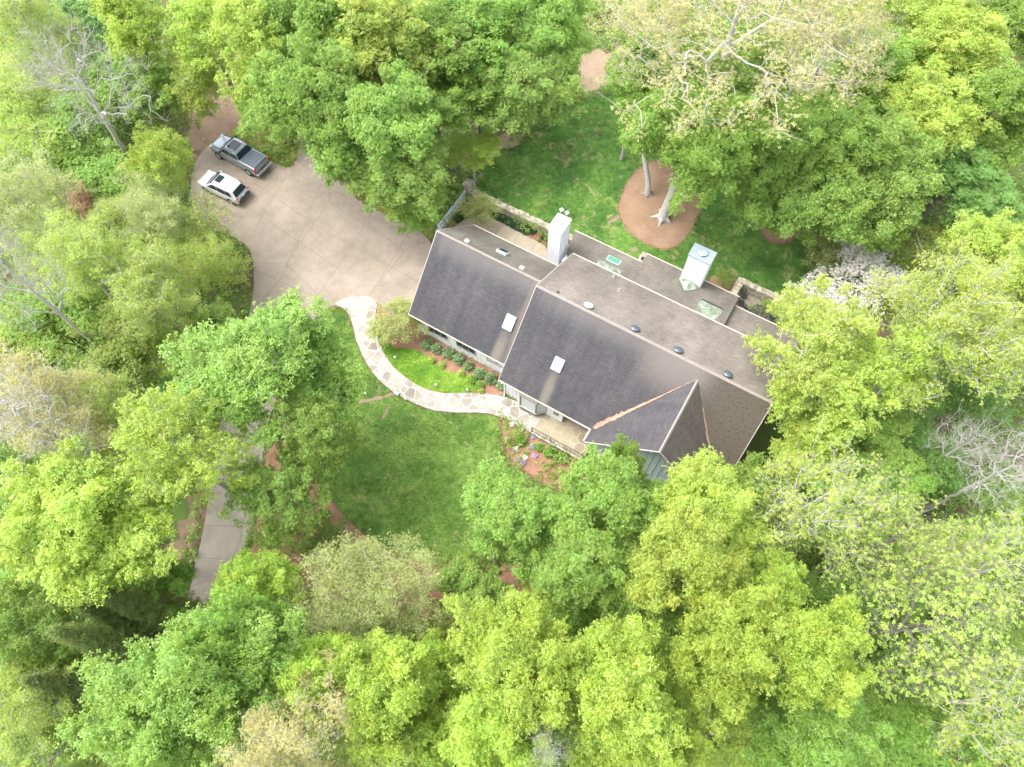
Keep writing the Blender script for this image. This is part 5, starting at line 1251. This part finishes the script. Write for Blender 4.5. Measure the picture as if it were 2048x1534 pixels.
def undergrowth(name, n, leaf, thr, seed, size, hmax, thin=None):
    rs = np.random.default_rng(seed); X = rs.uniform(-62, 62, n); Y = rs.uniform(-12, 88, n)
    f = fract(X, Y, .55, seed); m = free(X, Y) & (f > thr)
    m3 = inpoly([P(*q) for q in MULCH3], X, Y) & (rs.random(n) < .93); m &= ~m3
    m4 = (inpoly([P(x, y) for x, y in ((372, 160), (480, 160), (520, 240), (445, 285), (400, 335), (365, 290))], X, Y) | inpoly([P(x, y) for x, y in ((340, 1240), (360, 1120), (440, 850), (395, 850), (330, 1100), (300, 1230))], X, Y)) & (rs.random(n) < .93); m &= ~m4
    m5 = inpoly([P(x, y) for x, y in ((850, 1150), (1200, 1150), (1200, 1320), (850, 1320))], X, Y) & (rs.random(n) < .85); m &= ~m5
    X, Y, f = X[m], Y[m], f[m]; Z = rs.random(len(X)) * hmax * np.clip((f - thr) * 1.6, .15, 1)
    V, r = sprigs(np.stack([X, Y, Z + .04], 1), size, 4, .7, rs, .5)
    o = bpy.data.objects.new(name, quads_mesh(name, V, r, LEAF[leaf])); col.objects.link(o); tag(o, kind='stuff')
undergrowth('undergrowth', 150000, 'under', -.45, 51, .20, 1.9)
undergrowth('undergrowth', 90000, 'bright', .05, 52, .17, 2.2)
undergrowth('undergrowth', 30000, 'olive', .1, 53, .16, 1.4)
# ivy in the courtyard
rs = np.random.default_rng(61); n = 9000; A = rs.uniform(-25.2, -15.2, n); B = rs.uniform(32.0, 34.85, n)
X = A * cA - B * sA; Y = A * sA + B * cA; f = fract(X, Y, 1.2, 62)
wk = smooth_poly([P(*q) for q in WALK], 2); m = ~inpoly(wk, X, Y) & ((f > .1) | (B > 34.3) & (f > -.5) | (A < -23.5) & (B < 33.8))
V, r = sprigs(np.stack([X[m], Y[m], rs.random(m.sum()) * .25 + .03], 1), .10, 4, .75, rs, .7)
o = bpy.data.objects.new('ivy', quads_mesh('ivy', V, r, LEAF['ivy'])); col.objects.link(o); tag(o, kind='stuff')
# grass blades along lawns, thicker at their edges
def blades(poly, n, seed, leaf='grass', h=.07, z=.01, hole=()):
    rs = np.random.default_rng(seed); pp = smooth_poly([P(*q) for q in poly], 2); xs = [p[0] for p in pp]; ys = [p[1] for p in pp]
    X = rs.uniform(min(xs), max(xs), n); Y = rs.uniform(min(ys), max(ys), n); m = inpoly(pp, X, Y)
    for hq in hole: m &= ~inpoly(smooth_poly([P(*q) for q in hq], 2), X, Y)
    f = fract(X, Y, 1.1, seed); m &= (f + rs.normal(0, .5, n)) > -.4; X, Y = X[m], Y[m]
    V, r = sprigs(np.stack([X, Y, np.full(len(X), z)], 1), h, 3, .5, rs, .3, droop=-.9)
    o = bpy.data.objects.new('grass', quads_mesh('grass', V, r, LEAF[leaf])); col.objects.link(o); tag(o, kind='stuff')
blades(LAWN, 60000, 71)
blades(BACK, 70000, 72, hole=(ELL, CIRC, BED2, [(1085, 440), (1120, 430), (1480, 600), (1440, 640), (1100, 500)]))
blades(INLAWN, 14000, 73, 'bright')
def rim_chips(poly, n, seed, leaf='litter'):
    rs = np.random.default_rng(seed); pp = np.array(smooth_poly([P(*q) for q in poly], 2)); i = rs.integers(0, len(pp), n); a = pp[i]; b = pp[(i + 1) % len(pp)]; t_ = rs.random(n)[:, None]
    c = a * (1 - t_) + b * t_ + rs.normal(0, .11, (n, 2)); V, r = sprigs(np.column_stack([c, np.full(n, .03)]), .05, 3, .8, rs, .5)
    o = bpy.data.objects.new('wood_chips', quads_mesh('wood_chips', V, r, LEAF[leaf])); col.objects.link(o); tag(o, kind='stuff')
for q_, n_, sd_ in ((ELL, 2600, 91), (CIRC, 1100, 92), (MULCH2, 1500, 93), (LAWN, 2500, 94)): rim_chips(q_, n_, sd_, 'chips' if sd_ < 93 else 'litter')
# leaves and twigs scattered on drive and mulch
rs = np.random.default_rng(81); n = 2600; pp = smooth_poly([P(*q) for q in DRIVE], 1)
X = rs.uniform(-35, 0, n); Y = rs.uniform(5, 55, n); m = inpoly(pp, X, Y) & (rs.random(n) < .45); V, r = sprigs(np.stack([X[m], Y[m], np.full(m.sum(), .045)], 1), .05, 1, .8, rs, .6)
o = bpy.data.objects.new('fallen_leaves', quads_mesh('fallen_leaves', V, r, LEAF['litter'])); col.objects.link(o); tag(o, kind='stuff')
